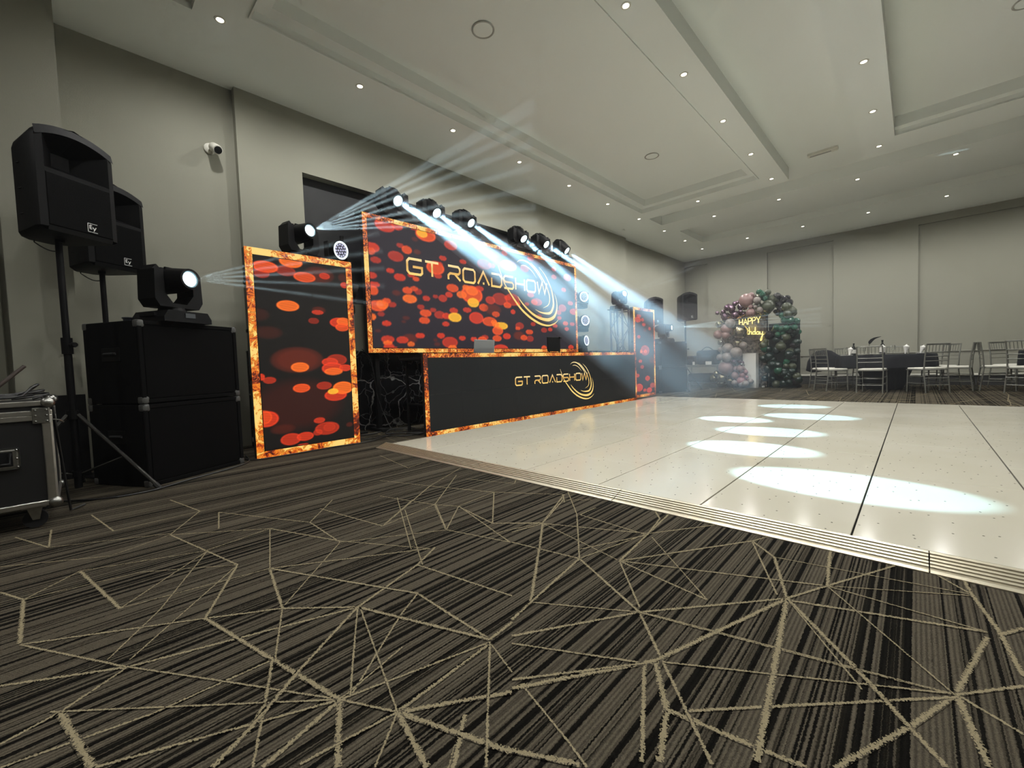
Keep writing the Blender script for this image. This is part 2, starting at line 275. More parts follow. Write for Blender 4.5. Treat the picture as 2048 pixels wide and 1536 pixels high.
CARPET_LINES=[(-3.506,0.016,-3.029,0.091,2),(-3.029,0.091,-3.044,0.487,1),(-3.34,-0.139,-2.999,-0.138,2),(-3.341,-0.265,-2.999,-0.138,2),(-2.999,-0.138,-2.736,0.286,1.3),(-2.862,-0.276,-2.616,0.06,1.3),(-2.616,0.06,-2.714,0.284,1),(-2.515,-0.035,-1.989,0.06,3),(-1.989,0.06,-2.32,0.369,1.2),(-2.513,-0.248,-2.354,-0.18,2.2),(-2.354,-0.18,-1.97,-0.166,3),(-2.354,-0.18,-2.515,-0.035,1.6),(-2.354,-0.18,-2.294,0.136,1.3),(-2.294,0.136,-2.048,0.425,1),(-2.714,0.284,-2.048,0.425,2),(-2.714,0.284,-3.042,0.462,1.6),(-3.486,0.377,-3.042,0.462,2),(-2.714,0.284,-2.391,0.647,1.5),(-2.921,0.531,-2.612,0.47,1.6),(-2.921,0.531,-2.315,0.817,1.5),(-2.315,0.817,-1.93,0.809,1.6),(-2.315,0.817,-2.605,1.06,1.4),(-2.391,0.647,-1.944,0.815,2),(-2.391,0.647,-2.329,0.362,1.5),(-2.329,0.362,-2.515,-0.035,1.3),(-2.048,0.425,-1.681,0.249,2.5),(-1.681,0.249,-1.96,-0.165,2),(-1.681,0.249,-1.544,0.44,2.2),(-1.901,0.505,-1.544,0.44,2.6),(-1.544,0.44,-1.353,0.614,2.2),(-1.901,0.505,-1.269,0.796,2.2),(-1.901,0.505,-1.989,0.06,1.2),(-1.901,0.505,-1.543,1.041,2),(-1.901,0.505,-2.391,0.647,1),(-1.681,0.249,-1.289,0.335,3),(-1.289,0.335,-1.004,0.4,3.4),(-1.353,0.614,-0.891,0.793,3),(-1.353,0.614,-1.188,0.372,2.6),(-1.188,0.372,-1.071,0.22,3),(-1.071,0.22,-1.028,0.147,3.2),(-1.353,0.614,-1.568,0.053,2.6),(-1.568,0.053,-1.736,-0.186,2.4),(-1.568,0.053,-1.96,-0.165,1.5),(-1.568,0.053,-1.483,-0.073,2),(-1.483,-0.073,-1.454,-0.163,2.2),(-1.483,-0.073,-1.218,-0.023,4),(-1.353,0.614,-1.456,0.918,2.6),(-1.456,0.918,-1.536,1.063,2.6),(-1.456,0.918,-1.002,1.002,2),(-1.269,0.796,-0.891,0.793,2.2),(-1.269,0.796,-1.198,0.682,1.5),(-1.944,0.815,-1.543,1.041,1.2),(-1.93,0.809,-1.654,1.222,1.5),(-2.5,0.942,-1.956,1.04,1.6),(-1.956,1.04,-2.2,1.374,1.5),(-2.031,1.419,-1.658,1.218,2),(-1.658,1.218,-1.884,1.478,1.5),(-1.884,1.478,-1.314,1.313,1.6),(-1.658,1.218,-1.314,1.313,1.5),(-1.004,0.4,-0.835,0.32,3.6),(-1.004,0.4,-0.951,0.217,3),(-1.004,0.4,-1.165,0.079,1.8),(-1.165,0.079,-1.214,-0.019,1.8),(-1.004,0.4,-1.327,0.203,1.2),(-1.327,0.203,-1.568,0.053,1.2),(-1.004,0.4,-1.057,0.605,1.3),(-1.004,0.4,-0.882,0.785,1.5),(-0.993,0.42,-1.353,0.614,1.1),(-1.004,0.4,-0.865,0.474,1.5),(-1.004,0.4,-1.502,-0.09,1.2),(-0.865,0.474,-0.878,0.782,2.6),(-0.865,0.474,-0.706,0.694,3.2),(-0.865,0.474,-0.596,0.58,3.6),(-0.865,0.474,-0.699,0.442,3.6),(-0.865,0.474,-0.778,0.371,1.1),(-0.865,0.474,-0.9,0.271,1.6),(-0.865,0.474,-1.346,0.619,1),(-0.882,0.785,-0.611,0.521,1.5),(-0.891,0.793,-0.899,0.895,2.6),(-1.289,0.335,-1.128,0.271,2),(-1.128,0.271,-0.966,0.203,1.4),(-1.128,0.271,-1.071,0.22,2.4),(-1.289,0.335,-1.304,0.076,1.8),(-1.304,0.076,-1.366,-0.156,1.8),(-2.32,0.369,-1.868,0.154,1),(-1.868,0.154,-1.654,0.016,1),(-2.048,0.425,-1.604,0.06,1),(-1.93,0.809,-1.562,0.454,1),(-2.079,1.247,-1.44,0.932,1),(-1.544,0.44,-1.284,0.34,1.2),(-1.198,0.682,-0.993,0.42,1.3),(-0.882,0.785,-0.752,0.742,1),(-0.854,0.847,-0.628,1.197,2.5),(-0.628,1.197,-0.301,1.578,2.5),(-0.984,1.38,-0.628,1.197,2.5),(-0.628,1.197,-0.102,1.324,2.5),(-0.301,1.578,-0.495,1.022,3.6),(-0.495,1.022,-0.714,0.703,3.6),(-0.301,1.578,-0.221,0.887,4),(-0.301,1.578,-0.102,1.324,3.4),(-0.102,1.324,-0.005,1.186,3.2),(-0.005,1.186,0.048,1.112,3.2),(-0.102,1.324,0.069,1.368,2),(-0.286,1.572,0.149,1.737,3),(-0.301,1.578,-0.4,1.879,3),(-0.4,1.879,-0.507,1.988,2.6),(-0.507,1.988,-0.33,1.582,1.4),(-0.849,1.464,-0.507,1.988,2.6),(-0.849,1.464,-0.216,1.751,2),(-0.301,1.578,-0.216,1.751,2.2),(-0.216,1.751,-0.02,2.14,2.2),(-0.216,1.751,-0.252,2.148,3),(-0.216,1.751,0.149,1.737,1.6),(-0.216,1.751,0.135,1.968,1),(-0.4,1.879,0.136,1.978,1.2),(0.011,2.139,0.136,1.978,2),(0.136,1.978,0.174,1.759,3),(0.117,2.155,0.136,1.978,2.4),(0.174,1.759,0.193,1.55,3),(0.173,1.743,0.226,1.825,3),(0.147,1.706,0.074,1.382,3),(0.073,1.372,-0.005,1.186,3),(-0.005,1.186,-0.108,0.972,3),(0.073,1.372,0.106,1.165,3.6),(0.073,1.372,0.166,1.313,2),(0.073,1.372,0.189,1.508,2.2),(0.073,1.362,-0.37,0.918,2),(-0.495,1.022,-0.405,0.892,4),(-0.405,0.892,-0.362,0.76,4),(-0.509,0.991,-0.388,0.737,2.5),(-0.405,0.892,-0.22,0.923,3.6),(-0.22,0.923,-0.147,0.938,3.2),(-0.483,1.039,-0.628,1.197,2),(-0.483,1.039,-0.378,0.925,2),(-0.378,0.925,-0.284,0.823,2),(-0.849,1.464,-0.64,1.222,1.5),(-0.849,1.464,-0.493,1.404,2),(-0.493,1.404,-0.853,1.758,1),(-1.339,1.577,-0.884,1.786,2),(-1.339,1.577,-0.927,1.015,3),(-0.927,1.015,-0.984,1.38,2.5),(-0.927,1.015,-0.628,1.197,1.5),(-0.884,1.786,-0.849,1.464,2.5),(-0.884,1.786,-0.921,2.134,2.5),(-0.884,1.786,-0.65,2.129,2),(-0.984,1.38,-0.884,1.786,1.5),(-1.307,1.318,-0.984,1.38,2),(-1.278,1.781,-0.984,1.38,1.5),(-1.355,1.607,-1.48,1.932,2),(-0.831,0.823,-0.511,0.996,1.5),(-0.511,0.996,-0.734,0.723,2),(-0.598,0.582,-0.477,0.65,3),(-0.927,1.015,-0.908,0.904,2.5),(-0.592,1.21,0.069,1.368,1),(-0.281,1.547,-0.087,1.25,1),(-0.479,1.03,0.057,1.362,1.3),(-0.216,1.751,0.069,1.368,1),(-1.339,1.577,-1.385,1.4,2),(-1.339,1.577,-0.862,1.467,1.2),(-1.461,1.479,-1.339,1.577,1.5),(-0.507,1.988,-0.45,2.12,2),(-0.704,0.728,-0.529,0.678,1),(-0.529,0.678,-0.463,0.655,1),(-1.48,1.932,-1.349,2.033,1),(-2.362,1.615,-1.957,1.044,2),(-2.362,1.615,-1.913,1.785,2),(-1.913,1.785,-1.54,1.419,1.6),(-1.885,1.474,-1.54,1.419,2.2),(-1.54,1.419,-1.349,1.585,2.2),(-2.016,1.406,-1.67,1.223,2.4),(-2.016,1.406,-2.439,1.905,1.4),(-2.549,1.993,-2.362,1.615,1.4),(-1.913,1.785,-1.885,1.474,1.6),(-1.913,1.785,-1.535,2.015,1.6),(-1.535,2.015,-1.349,1.585,2.4),(-1.542,2.01,-1.449,1.9,2.4),(-1.885,1.474,-2.016,1.406,1.5),(-2.775,1.473,-2.362,1.615,1.4),(-2.432,1.286,-2.016,1.406,1.3),(-2.315,1.338,-1.603,0.983,1),(-2.016,1.406,-1.957,1.044,1.3),(-1.349,1.585,-1.166,1.343,2.6),(-1.349,1.585,-1.466,1.268,1.6),(-1.262,1.765,-1.624,2.151,1.2),(-1.265,1.791,-1.26,1.932,1.6),(-1.265,1.791,-0.88,1.767,2),(-1.041,2.152,-0.923,1.992,2.2),(-0.923,1.992,-0.88,1.767,2.4),(-0.88,1.767,-1.036,1.442,1.5),(-2.549,1.993,-2.628,2.152,1.4),(-2.933,1.805,-3.037,2.138,1.3),(-3.58,1.913,-2.933,1.805,1.2),(-1.941,2.001,-2.045,2.143,1.5),(-2.299,1.878,-1.941,2.001,1.2)]
BALLOONS=[(-3.06,11.72,2.194,0.171,'k'),(-2.957,11.72,1.872,0.107,'k'),(-3.524,11.72,2.075,0.081,'u'),(-3.394,11.72,2.039,0.09,'u'),(-3.203,11.72,2.066,0.089,'u'),(-3.329,11.72,2.15,0.06,'u'),(-3.583,11.72,1.851,0.101,'u'),(-3.323,11.72,1.863,0.109,'u'),(-3.629,11.72,1.976,0.061,'u'),(-3.16,11.72,1.885,0.054,'u'),(-3.204,11.72,1.939,0.054,'u'),(-3.435,11.72,1.666,0.12,'n'),(-3.689,11.72,1.659,0.092,'g'),(-3.549,11.72,1.525,0.131,'k'),(-3.74,11.72,1.399,0.113,'k'),(-3.56,11.72,1.375,0.101,'k'),(-3.245,11.72,1.431,0.188,'g'),(-3.486,11.72,1.269,0.06,'c'),(-3.676,11.72,1.191,0.071,'c'),(-3.302,11.72,1.148,0.1,'g'),(-2.817,11.72,2.163,0.086,'n'),(-2.954,11.72,2.315,0.068,'k'),(-2.808,11.72,2.266,0.058,'c'),(-2.878,11.72,2.017,0.058,'n'),(-2.956,11.72,2.027,0.058,'k'),(-2.768,11.72,1.928,0.077,'n'),(-3.744,11.72,1.959,0.051,'u'),(-3.51,11.7,1.029,0.131,'n'),(-3.681,11.7,1.008,0.061,'n'),(-3.153,11.7,1.089,0.089,'n'),(-3.299,11.7,0.909,0.139,'n'),(-3.522,11.7,0.798,0.126,'n'),(-3.683,11.7,0.804,0.082,'n'),(-3.356,11.7,0.682,0.06,'u'),(-3.246,11.7,0.678,0.06,'u'),(-3.572,11.7,0.516,0.188,'k'),(-3.212,11.7,0.499,0.099,'k'),(-3.348,11.7,0.502,0.06,'k'),(-3.35,11.7,0.321,0.095,'k'),(-3.794,11.7,0.376,0.077,'g'),(-3.874,11.7,0.252,0.104,'g'),(-3.67,11.7,0.262,0.123,'g'),(-3.691,11.7,0.078,0.113,'c'),(-3.463,11.7,0.181,0.081,'g'),(-3.186,11.7,0.34,0.079,'p'),(-3.105,11.7,0.408,0.059,'p'),(-3.215,11.7,0.181,0.109,'p'),(-3.079,11.7,0.28,0.044,'p'),(-3.343,11.7,0.141,0.07,'n'),(-3.089,11.7,0.122,0.079,'n'),(-2.992,11.7,0.172,0.069,'n'),(-3.179,11.7,0.082,0.099,'n'),(-3.166,11.7,0.607,0.04,'c'),(-2.815,11.85,2.382,0.073,'e'),(-2.73,11.85,2.306,0.072,'e'),(-2.632,11.85,2.355,0.072,'o'),(-2.522,11.85,2.174,0.119,'o'),(-2.689,11.85,2.205,0.072,'e'),(-2.606,11.85,2.004,0.151,'o'),(-2.439,11.85,2.234,0.087,'b'),(-2.305,11.85,2.13,0.094,'b'),(-2.2,11.85,2.032,0.093,'b'),(-2.386,11.85,2.024,0.094,'b'),(-2.36,11.85,1.912,0.094,'b'),(-2.226,11.85,1.943,0.109,'o'),(-2.109,11.85,1.837,0.093,'o'),(-2.187,11.85,1.784,0.116,'o'),(-2.162,11.85,1.627,0.093,'e'),(-2.045,11.85,1.6,0.077,'e'),(-2.281,11.85,1.639,0.078,'e'),(-2.83,11.85,2.24,0.081,'n'),(-2.832,11.85,2.031,0.097,'o'),(-2.747,11.85,1.877,0.081,'e'),(-2.663,11.85,1.867,0.072,'e'),(-2.457,11.85,1.483,0.079,'e'),(-2.349,11.85,1.442,0.071,'e'),(-2.242,11.85,1.449,0.078,'e'),(-2.162,11.85,1.442,0.078,'e'),(-2.071,11.85,1.45,0.069,'e'),(-2.417,11.85,1.307,0.071,'e'),(-2.322,11.85,1.331,0.071,'e'),(-2.428,11.85,1.826,0.071,'b'),(-2.32,11.85,1.752,0.078,'e')]

# ------------------------------------------------------------------ carpet
def carpet_nodes(nt):
    """striped loop carpet colour from world position; returns colour socket and height socket"""
    N, L = nt.nodes, nt.links
    g = N.new('ShaderNodeNewGeometry')
    sep = N.new('ShaderNodeSeparateXYZ'); L.new(g.outputs['Position'], sep.inputs[0])
    wob = N.new('ShaderNodeTexNoise'); wob.inputs['Scale'].default_value = 160; wob.inputs['Detail'].default_value = 1
    L.new(g.outputs['Position'], wob.inputs['Vector'])
    ma = N.new('ShaderNodeMath'); ma.operation = 'MULTIPLY_ADD'; ma.inputs[1].default_value = 0.006
    L.new(wob.outputs['Fac'], ma.inputs[0]); L.new(sep.outputs['X'], ma.inputs[2])
    def n1(scale, detail, rough=0.5):
        n = N.new('ShaderNodeTexNoise'); n.noise_dimensions = '1D'
        n.inputs['Scale'].default_value = scale; n.inputs['Detail'].default_value = detail; n.inputs['Roughness'].default_value = rough
        L.new(ma.outputs[0], n.inputs['W']); return n
    fine = n1(52, 2.0); broad = n1(7.0, 1.0); thin = n1(150, 0.5)
    a = N.new('ShaderNodeMath'); a.operation = 'MULTIPLY_ADD'; a.inputs[1].default_value = 0.42
    L.new(broad.outputs['Fac'], a.inputs[0]); L.new(fine.outputs['Fac'], a.inputs[2])
    b = N.new('ShaderNodeMath'); b.operation = 'MULTIPLY_ADD'; b.inputs[1].default_value = 0.28
    L.new(thin.outputs['Fac'], b.inputs[0]); L.new(a.outputs[0], b.inputs[2])
    cr = N.new('ShaderNodeValToRGB')
    e = cr.color_ramp.elements
    e[0].position = 0.90; e[0].color = (0.0065, 0.0058, 0.0046, 1)
    e[1].position = 1.0; e[1].color = (0.098, 0.084, 0.061, 1)
    x = e.new(0.945); x.color = (0.020, 0.017, 0.012, 1)
    x = e.new(0.965); x.color = (0.062, 0.053, 0.038, 1)
    sc = N.new('ShaderNodeMath'); sc.operation = 'MULTIPLY'; sc.inputs[1].default_value = 1.175
    L.new(b.outputs[0], sc.inputs[0]); L.new(sc.outputs[0], cr.inputs[0])
    rib = N.new('ShaderNodeMath'); rib.operation = 'MULTIPLY'; rib.inputs[1].default_value = 2 * PI / 0.0105
    L.new(ma.outputs[0], rib.inputs[0])
    sn = N.new('ShaderNodeMath'); sn.operation = 'SINE'; L.new(rib.outputs[0], sn.inputs[0])
    rm = N.new('ShaderNodeMapRange'); rm.inputs['From Min'].default_value = -1; rm.inputs['From Max'].default_value = 0.7; rm.inputs['To Min'].default_value = 0.55; rm.inputs['To Max'].default_value = 1.0
    L.new(sn.outputs[0], rm.inputs[0])
    ribbed = N.new('ShaderNodeMix'); ribbed.data_type = 'RGBA'; ribbed.blend_type = 'MULTIPLY'; ribbed.inputs[0].default_value = 1.0
    L.new(cr.outputs[0], ribbed.inputs[6]); L.new(rm.outputs[0], ribbed.inputs[7])
    pile = N.new('ShaderNodeTexNoise'); pile.inputs['Scale'].default_value = 420; pile.inputs['Detail'].default_value = 2
    L.new(g.outputs['Position'], pile.inputs['Vector'])
    mx = N.new('ShaderNodeMix'); mx.data_type = 'RGBA'; mx.blend_type = 'MULTIPLY'; mx.inputs[0].default_value = 0.55
    pr = N.new('ShaderNodeValToRGB'); pr.color_ramp.elements[0].position = 0.3; pr.color_ramp.elements[1].position = 0.7
    pr.color_ramp.elements[0].color = (0.45, 0.45, 0.45, 1); pr.color_ramp.elements[1].color = (1.35, 1.35, 1.35, 1)
    L.new(pile.outputs['Fac'], pr.inputs[0]); L.new(ribbed.outputs[2], mx.inputs[6]); L.new(pr.outputs[0], mx.inputs[7])
    return mx.outputs[2], pile.outputs['Fac']

def carpet_material(lines=False):
    m = bpy.data.materials.new('carpet_lines' if lines else 'carpet')
    m.use_nodes = True
    nt = m.node_tree; N, L = nt.nodes, nt.links
    p = N['Principled BSDF']
    p.inputs['Roughness'].default_value = 1.0; p.inputs['Specular IOR Level'].default_value = 0.05
    col, hgt = carpet_nodes(nt)
    bp = N.new('ShaderNodeBump'); bp.inputs['Strength'].default_value = 0.5; bp.inputs['Distance'].default_value = 0.004
    L.new(hgt, bp.inputs['Height']); L.new(bp.outputs[0], p.inputs['Normal'])
    if lines:
        uv = N.new('ShaderNodeUVMap'); uv.uv_map = 'UVMap'
        sep = N.new('ShaderNodeSeparateXYZ'); L.new(uv.outputs[0], sep.inputs[0])
        ab = N.new('ShaderNodeMath'); ab.operation = 'ABSOLUTE'; L.new(sep.outputs['Y'], ab.inputs[0])
        g = N.new('ShaderNodeNewGeometry')
        nz = N.new('ShaderNodeTexNoise'); nz.inputs['Scale'].default_value = 230; nz.inputs['Detail'].default_value = 1.0
        L.new(g.outputs['Position'], nz.inputs['Vector'])
        # yarn edge: |v| + noise below a threshold
        s = N.new('ShaderNodeMath'); s.operation = 'MULTIPLY_ADD'; s.inputs[1].default_value = 2.6
        L.new(nz.outputs['Fac'], s.inputs[0]); L.new(ab.outputs[0], s.inputs[2])
        cr = N.new('ShaderNodeValToRGB')
        cr.color_ramp.elements[0].position = 0.60; cr.color_ramp.elements[0].color = (1, 1, 1, 1)
        cr.color_ramp.elements[1].position = 0.66; cr.color_ramp.elements[1].color = (0, 0, 0, 1)
        dv = N.new('ShaderNodeMath'); dv.operation = 'MULTIPLY'; dv.inputs[1].default_value = 0.33
        L.new(s.outputs[0], dv.inputs[0]); L.new(dv.outputs[0], cr.inputs[0])
        mx = N.new('ShaderNodeMix'); mx.data_type = 'RGBA'
        pl = N.new('ShaderNodeMix'); pl.data_type = 'RGBA'
        pl.inputs[6].default_value = (0.14, 0.115, 0.07, 1); pl.inputs[7].default_value = (0.36, 0.31, 0.195, 1)
        L.new(hgt, pl.inputs[0])
        L.new(cr.outputs[0], mx.inputs[0]); L.new(col, mx.inputs[6]); L.new(pl.outputs[2], mx.inputs[7])
        col = mx.outputs[2]
    L.new(col, p.inputs['Base Color'])
    return m
M['carpet'] = carpet_material(False)
M['carpet_lines'] = carpet_material(True)

X0, X1, Y0, Y1 = -5.36, 6.2, -5.0, 13.7
bm = NB(); add_box(bm, ((-7.4 + X1) / 2, (Y0 + Y1) / 2, -0.05), (X1 + 7.4 + 0.3, Y1 - Y0 + 0.4, 0.1))
floor = struct('floor', bm, M['carpet'], 'dark brown striped carpet with a web of beige lines')

segs = list(CARPET_LINES)
rnd = random.Random(3)
nodes = []
for ix in range(-12, 14):
    for iy in range(-10, 30):
        nodes.append((ix * 0.55 + rnd.uniform(-.24, .24), iy * 0.5 + rnd.uniform(-.22, .22)))
def traced(x, y):      # the wedge of carpet whose lines are laid out one by one above
    r = math.hypot(x, y)
    return y < 2.25 and 1.15 < r < 5.2 and -12 < math.degrees(math.atan2(-x, y)) < 96
for i, (x, y) in enumerate(nodes):
    nb = sorted(nodes, key=lambda q: (q[0] - x) ** 2 + (q[1] - y) ** 2)[2:22]
    for q in rnd.sample(nb, 3):
        mxx, myy = (x + q[0]) / 2, (y + q[1]) / 2
        if traced(mxx, myy) or traced(x, y) or traced(*q): continue
        if mxx < -5.2 or mxx > 6 or myy < -4.8 or myy > 13.5: continue
        segs.append((x, y, q[0], q[1], rnd.choice((1.0, 1.4, 1.8, 2.4, 3))))
bm = NB()
uvl = bm.loops.layers.uv.new('UVMap')
for k, (x1, y1, x2, y2, w) in enumerate(segs):
    a, b = Vector((x1, y1, 0)), Vector((x2, y2, 0))
    d = b - a
    if d.length < 0.02: continue
    n = Vector((-d.y, d.x, 0)).normalized() * (0.0021 * w + 0.0012)
    z = Vector((0, 0, 0.0012 + 0.00002 * (k % 40)))
    f = bm.faces.new([bm.verts.new(p + z) for p in (a - n, b - n, b + n, a + n)])
    for lp, uv in zip(f.loops, ((0, -1), (d.length, -1), (d.length, 1), (0, 1))): lp[uvl].uv = uv
cl = obj('carpet_lines', bm, M['carpet_lines'], floor, label='beige yarn lines of the carpet')
cl['kind'] = 'stuff'

# ------------------------------------------------------------------ ceiling with coffers
HOLES = [(-4.40, -2.0, Y0, 0.85, .20), (-4.15, -2.0, 1.22, 8.38, .07), (-4.02, -2.13, 1.35, 8.25, .20),
         (-1.63, -0.62, Y0, 8.85, .20), (-4.22, X1, 8.85, 9.50, .20), (-0.24, 3.2, Y0, 8.25, .06), (-0.24, 3.1, Y0, 8.13, .20),
         (-4.12, X1, 10.25, 11.75, .15)]
xs = sorted({-7.4, X1} | {h[0] for h in HOLES} | {h[1] for h in HOLES})
ys = sorted({Y0, Y1} | {h[2] for h in HOLES} | {h[3] for h in HOLES})
def ceil_z(x, y):
    z = 0
    for h in HOLES:
        if h[0] < x < h[1] and h[2] < y < h[3]: z = max(z, h[4])
    return CEIL + z
bm = NB()
Zc = {}
for i in range(len(xs) - 1):
    for j in range(len(ys) - 1):
        Zc[i, j] = ceil_z((xs[i] + xs[i + 1]) / 2, (ys[j] + ys[j + 1]) / 2)
for (i, j), z in Zc.items():
    quad(bm, (xs[i], ys[j], z), (xs[i + 1], ys[j], z), (xs[i + 1], ys[j + 1], z), (xs[i], ys[j + 1], z))
    if (i + 1, j) in Zc and Zc[i + 1, j] != z:
        z2 = Zc[i + 1, j]; x = xs[i + 1]
        quad(bm, (x, ys[j], z), (x, ys[j + 1], z), (x, ys[j + 1], z2), (x, ys[j], z2))
    if (i, j + 1) in Zc and Zc[i, j + 1] != z:
        z2 = Zc[i, j + 1]; y = ys[j + 1]
        quad(bm, (xs[i], y, z), (xs[i + 1], y, z), (xs[i + 1], y, z2), (xs[i], y, z2))
# roof slab above
add_box(bm, ((X1 - 7.4) / 2, (Y0 + Y1) / 2, CEIL + 0.36), (X1 + 7.8, Y1 - Y0 + 0.6, 0.1))
ceiling = struct('ceiling', bm, M['ceil'], 'white coffered ceiling with recessed trays')
# fine lips round the two big trays
for k, (xa, xb, ya, yb) in enumerate(((-4.15, -2.0, 1.22, 8.38), (-0.24, 3.2, Y0 + 0.02, 8.25))):
    bm = NB()
    t = 0.016
    for (c, s) in ((((xa + xb) / 2, yb + t / 2, CEIL - 0.006), (xb - xa + 2 * t, t, 0.02)), (((xa + xb) / 2, ya - t / 2, CEIL - 0.006), (xb - xa + 2 * t, t, 0.02)),
                   ((xa - t / 2, (ya + yb) / 2, CEIL - 0.006), (t, yb - ya, 0.02)), ((xb + t / 2, (ya + yb) / 2, CEIL - 0.006), (t, yb - ya, 0.02))):
        if k == 1 and c[1] < 0 and s[0] > 1: continue
        add_box(bm, c, s)
    struct('trim_%d' % (k + 1), bm, M['ceil'])

# ------------------------------------------------------------------ walls
def wall_rects(bm, plane, rects, val):
    for (a0, a1, z0, z1) in rects:
        if plane == 'x': quad(bm, (val, a0, z0), (val, a1, z0), (val, a1, z1), (val, a0, z1))
        else: quad(bm, (a0, val, z0), (a1, val, z0), (a1, val, z1), (a0, val, z1))
XS1, XS2 = -5.36, -5.27       # plain wall / proud stage wall
OY0, OY1, OZ0, OZ1 = 2.0, 6.3, 1.66, 3.17      # dark opening behind the screen
bm = NB()
T = 0.16
def slab_x(bm, x, y0, y1, z0=0.0, z1=CEIL + 0.3):
    add_box(bm, (x - T / 2, (y0 + y1) / 2, (z0 + z1) / 2), (T, y1 - y0, z1 - z0))
slab_x(bm, XS1, 0.035, 1.34)
slab_x(bm, XS2, 1.34, OY0); slab_x(bm, XS2, OY1, 9.75)
slab_x(bm, XS2, OY0, OY1, 0, OZ0); slab_x(bm, XS2, OY0, OY1, OZ1, CEIL + 0.3)
slab_x(bm, XS1, 9.75, Y1)
struct('wall_left', bm, M['wall'], 'pale greige wall behind the stage')
bm = NB(); add_box(bm, (XS2 - 0.14, (OY0 + OY1) / 2, (OZ0 + OZ1) / 2), (0.03, OY1 - OY0 + .02, OZ1 - OZ0 + .02))
w1 = struct('window_1', bm, mat('dark_blind', (0.012, 0.013, 0.014), 0.6, noise=0.2, nscale=5), 'dark wide recess in the wall behind the screen')
# pier and lobby at the far left with a door
bm = NB()
add_box(bm, (-5.95, -0.145, 2.1), (2.0, 0.36, 4.2))
struct('wall_pier', bm, M['wall'], 'narrow wall pier at the lobby')
bm = NB(); slab_x(bm, -6.9, -3.2, 0.0); add_box(bm, (-6.0, -3.2, 2.1), (2.0, 0.12, 4.2)); slab_x(bm, -5.1, Y0, -3.2)
struct('wall_lobby', bm, M['wall'], 'dim lobby wall with a dark door')
bm = NB(); add_box(bm, (-6.88, -1.05, 1.02), (0.05, 0.92, 2.04), bevel=0.004)
d1 = struct('door_1', bm, M['door'], 'dark door in the lobby wall')
for (c, s) in (((-6.87, -0.54, 1.025), (0.07, 0.1, 2.05)), ((-6.87, -1.56, 1.025), (0.07, 0.1, 2.05)), ((-6.87, -1.05, 2.1), (0.07, 1.12, 0.1))):
    bm = NB(); add_box(bm, c, s, bevel=0.008); obj('door_frame', bm, M['wall'], d1)
bm = NB(); add_box(bm, (-4.935, -0.145, 0.34), (0.03, 0.38, 0.68))
struct('baseboard_pier', bm, M['blackmatte'], 'black base panel of the wall pier')

# far wall: proud pilasters, recessed panels, dado and skirting
bm = NB()
def slab_y(bm, y, x0, x1, z0=0.0, z1=CEIL + 0.3):
    add_box(bm, ((x0 + x1) / 2, y + T / 2, (z0 + z1) / 2), (x1 - x0, T, z1 - z0))
slab_y(bm, Y1 + 0.06, X0 - 0.2, X1 + 0.2)
for (a, b) in ((-5.36, -4.66), (-3.05, -1.55 - 0.0), (0.0, 0.0)):
    pass
for (a, b) in ((-4.66, -3.05), (-1.55, 0.02), (2.3, 3.9)):
    add_box(bm, ((a + b) / 2, Y1 + 0.03, 2.1), (b - a, 0.07, 4.2))
for (a, b) in ((-5.36, -4.66), (-3.05, -1.55), (0.02, 2.3), (3.9, X1)):
    add_box(bm, ((a + b) / 2, Y1 + 0.03, 3.95), (b - a, 0.07, 0.5))
struct('wall_far', bm, M['wall'], 'pale far wall with shallow recessed panels')
bm = NB()
add_box(bm, ((X0 + X1) / 2, Y1 - 0.01, 0.50), (X1 - X0, 0.02, 0.5)); add_box(bm, ((X0 + X1) / 2, Y1 - 0.02, 0.765), (X1 - X0, 0.04, 0.03), bevel=0.006)
struct('trim_dado', bm, mat('dado_paint', srgb(146, 145, 132), 0.8), 'greyer dado band along the far wall')
bm = NB(); add_box(bm, ((X0 + X1) / 2, Y1 - 0.03, 0.235), (X1 - X0, 0.05, 0.045), bevel=0.008)
struct('trim_ledge', bm, M['trim'], 'white ledge strip above the far skirting')
bm = NB(); add_box(bm, ((X0 + X1) / 2, Y1 - 0.015, 0.105), (X1 - X0, 0.03, 0.21))
struct('baseboard_far', bm, mat('dark_skirting', (0.035, 0.035, 0.034), 0.7), 'dark grey skirting along the far wall')
bm = NB(); add_box(bm, (X1 + 0.08, (Y0 + Y1) / 2, 2.1), (0.16, Y1 - Y0 + .4, 4.3)); struct('wall_right', bm, M['wall'], 'pale side wall')
bm = NB(); add_box(bm, ((X1 - 7.4) / 2, Y0 - 0.08, 2.1), (X1 + 7.8, 0.16, 4.3)); struct('wall_back', bm, M['wall'], 'pale back wall')

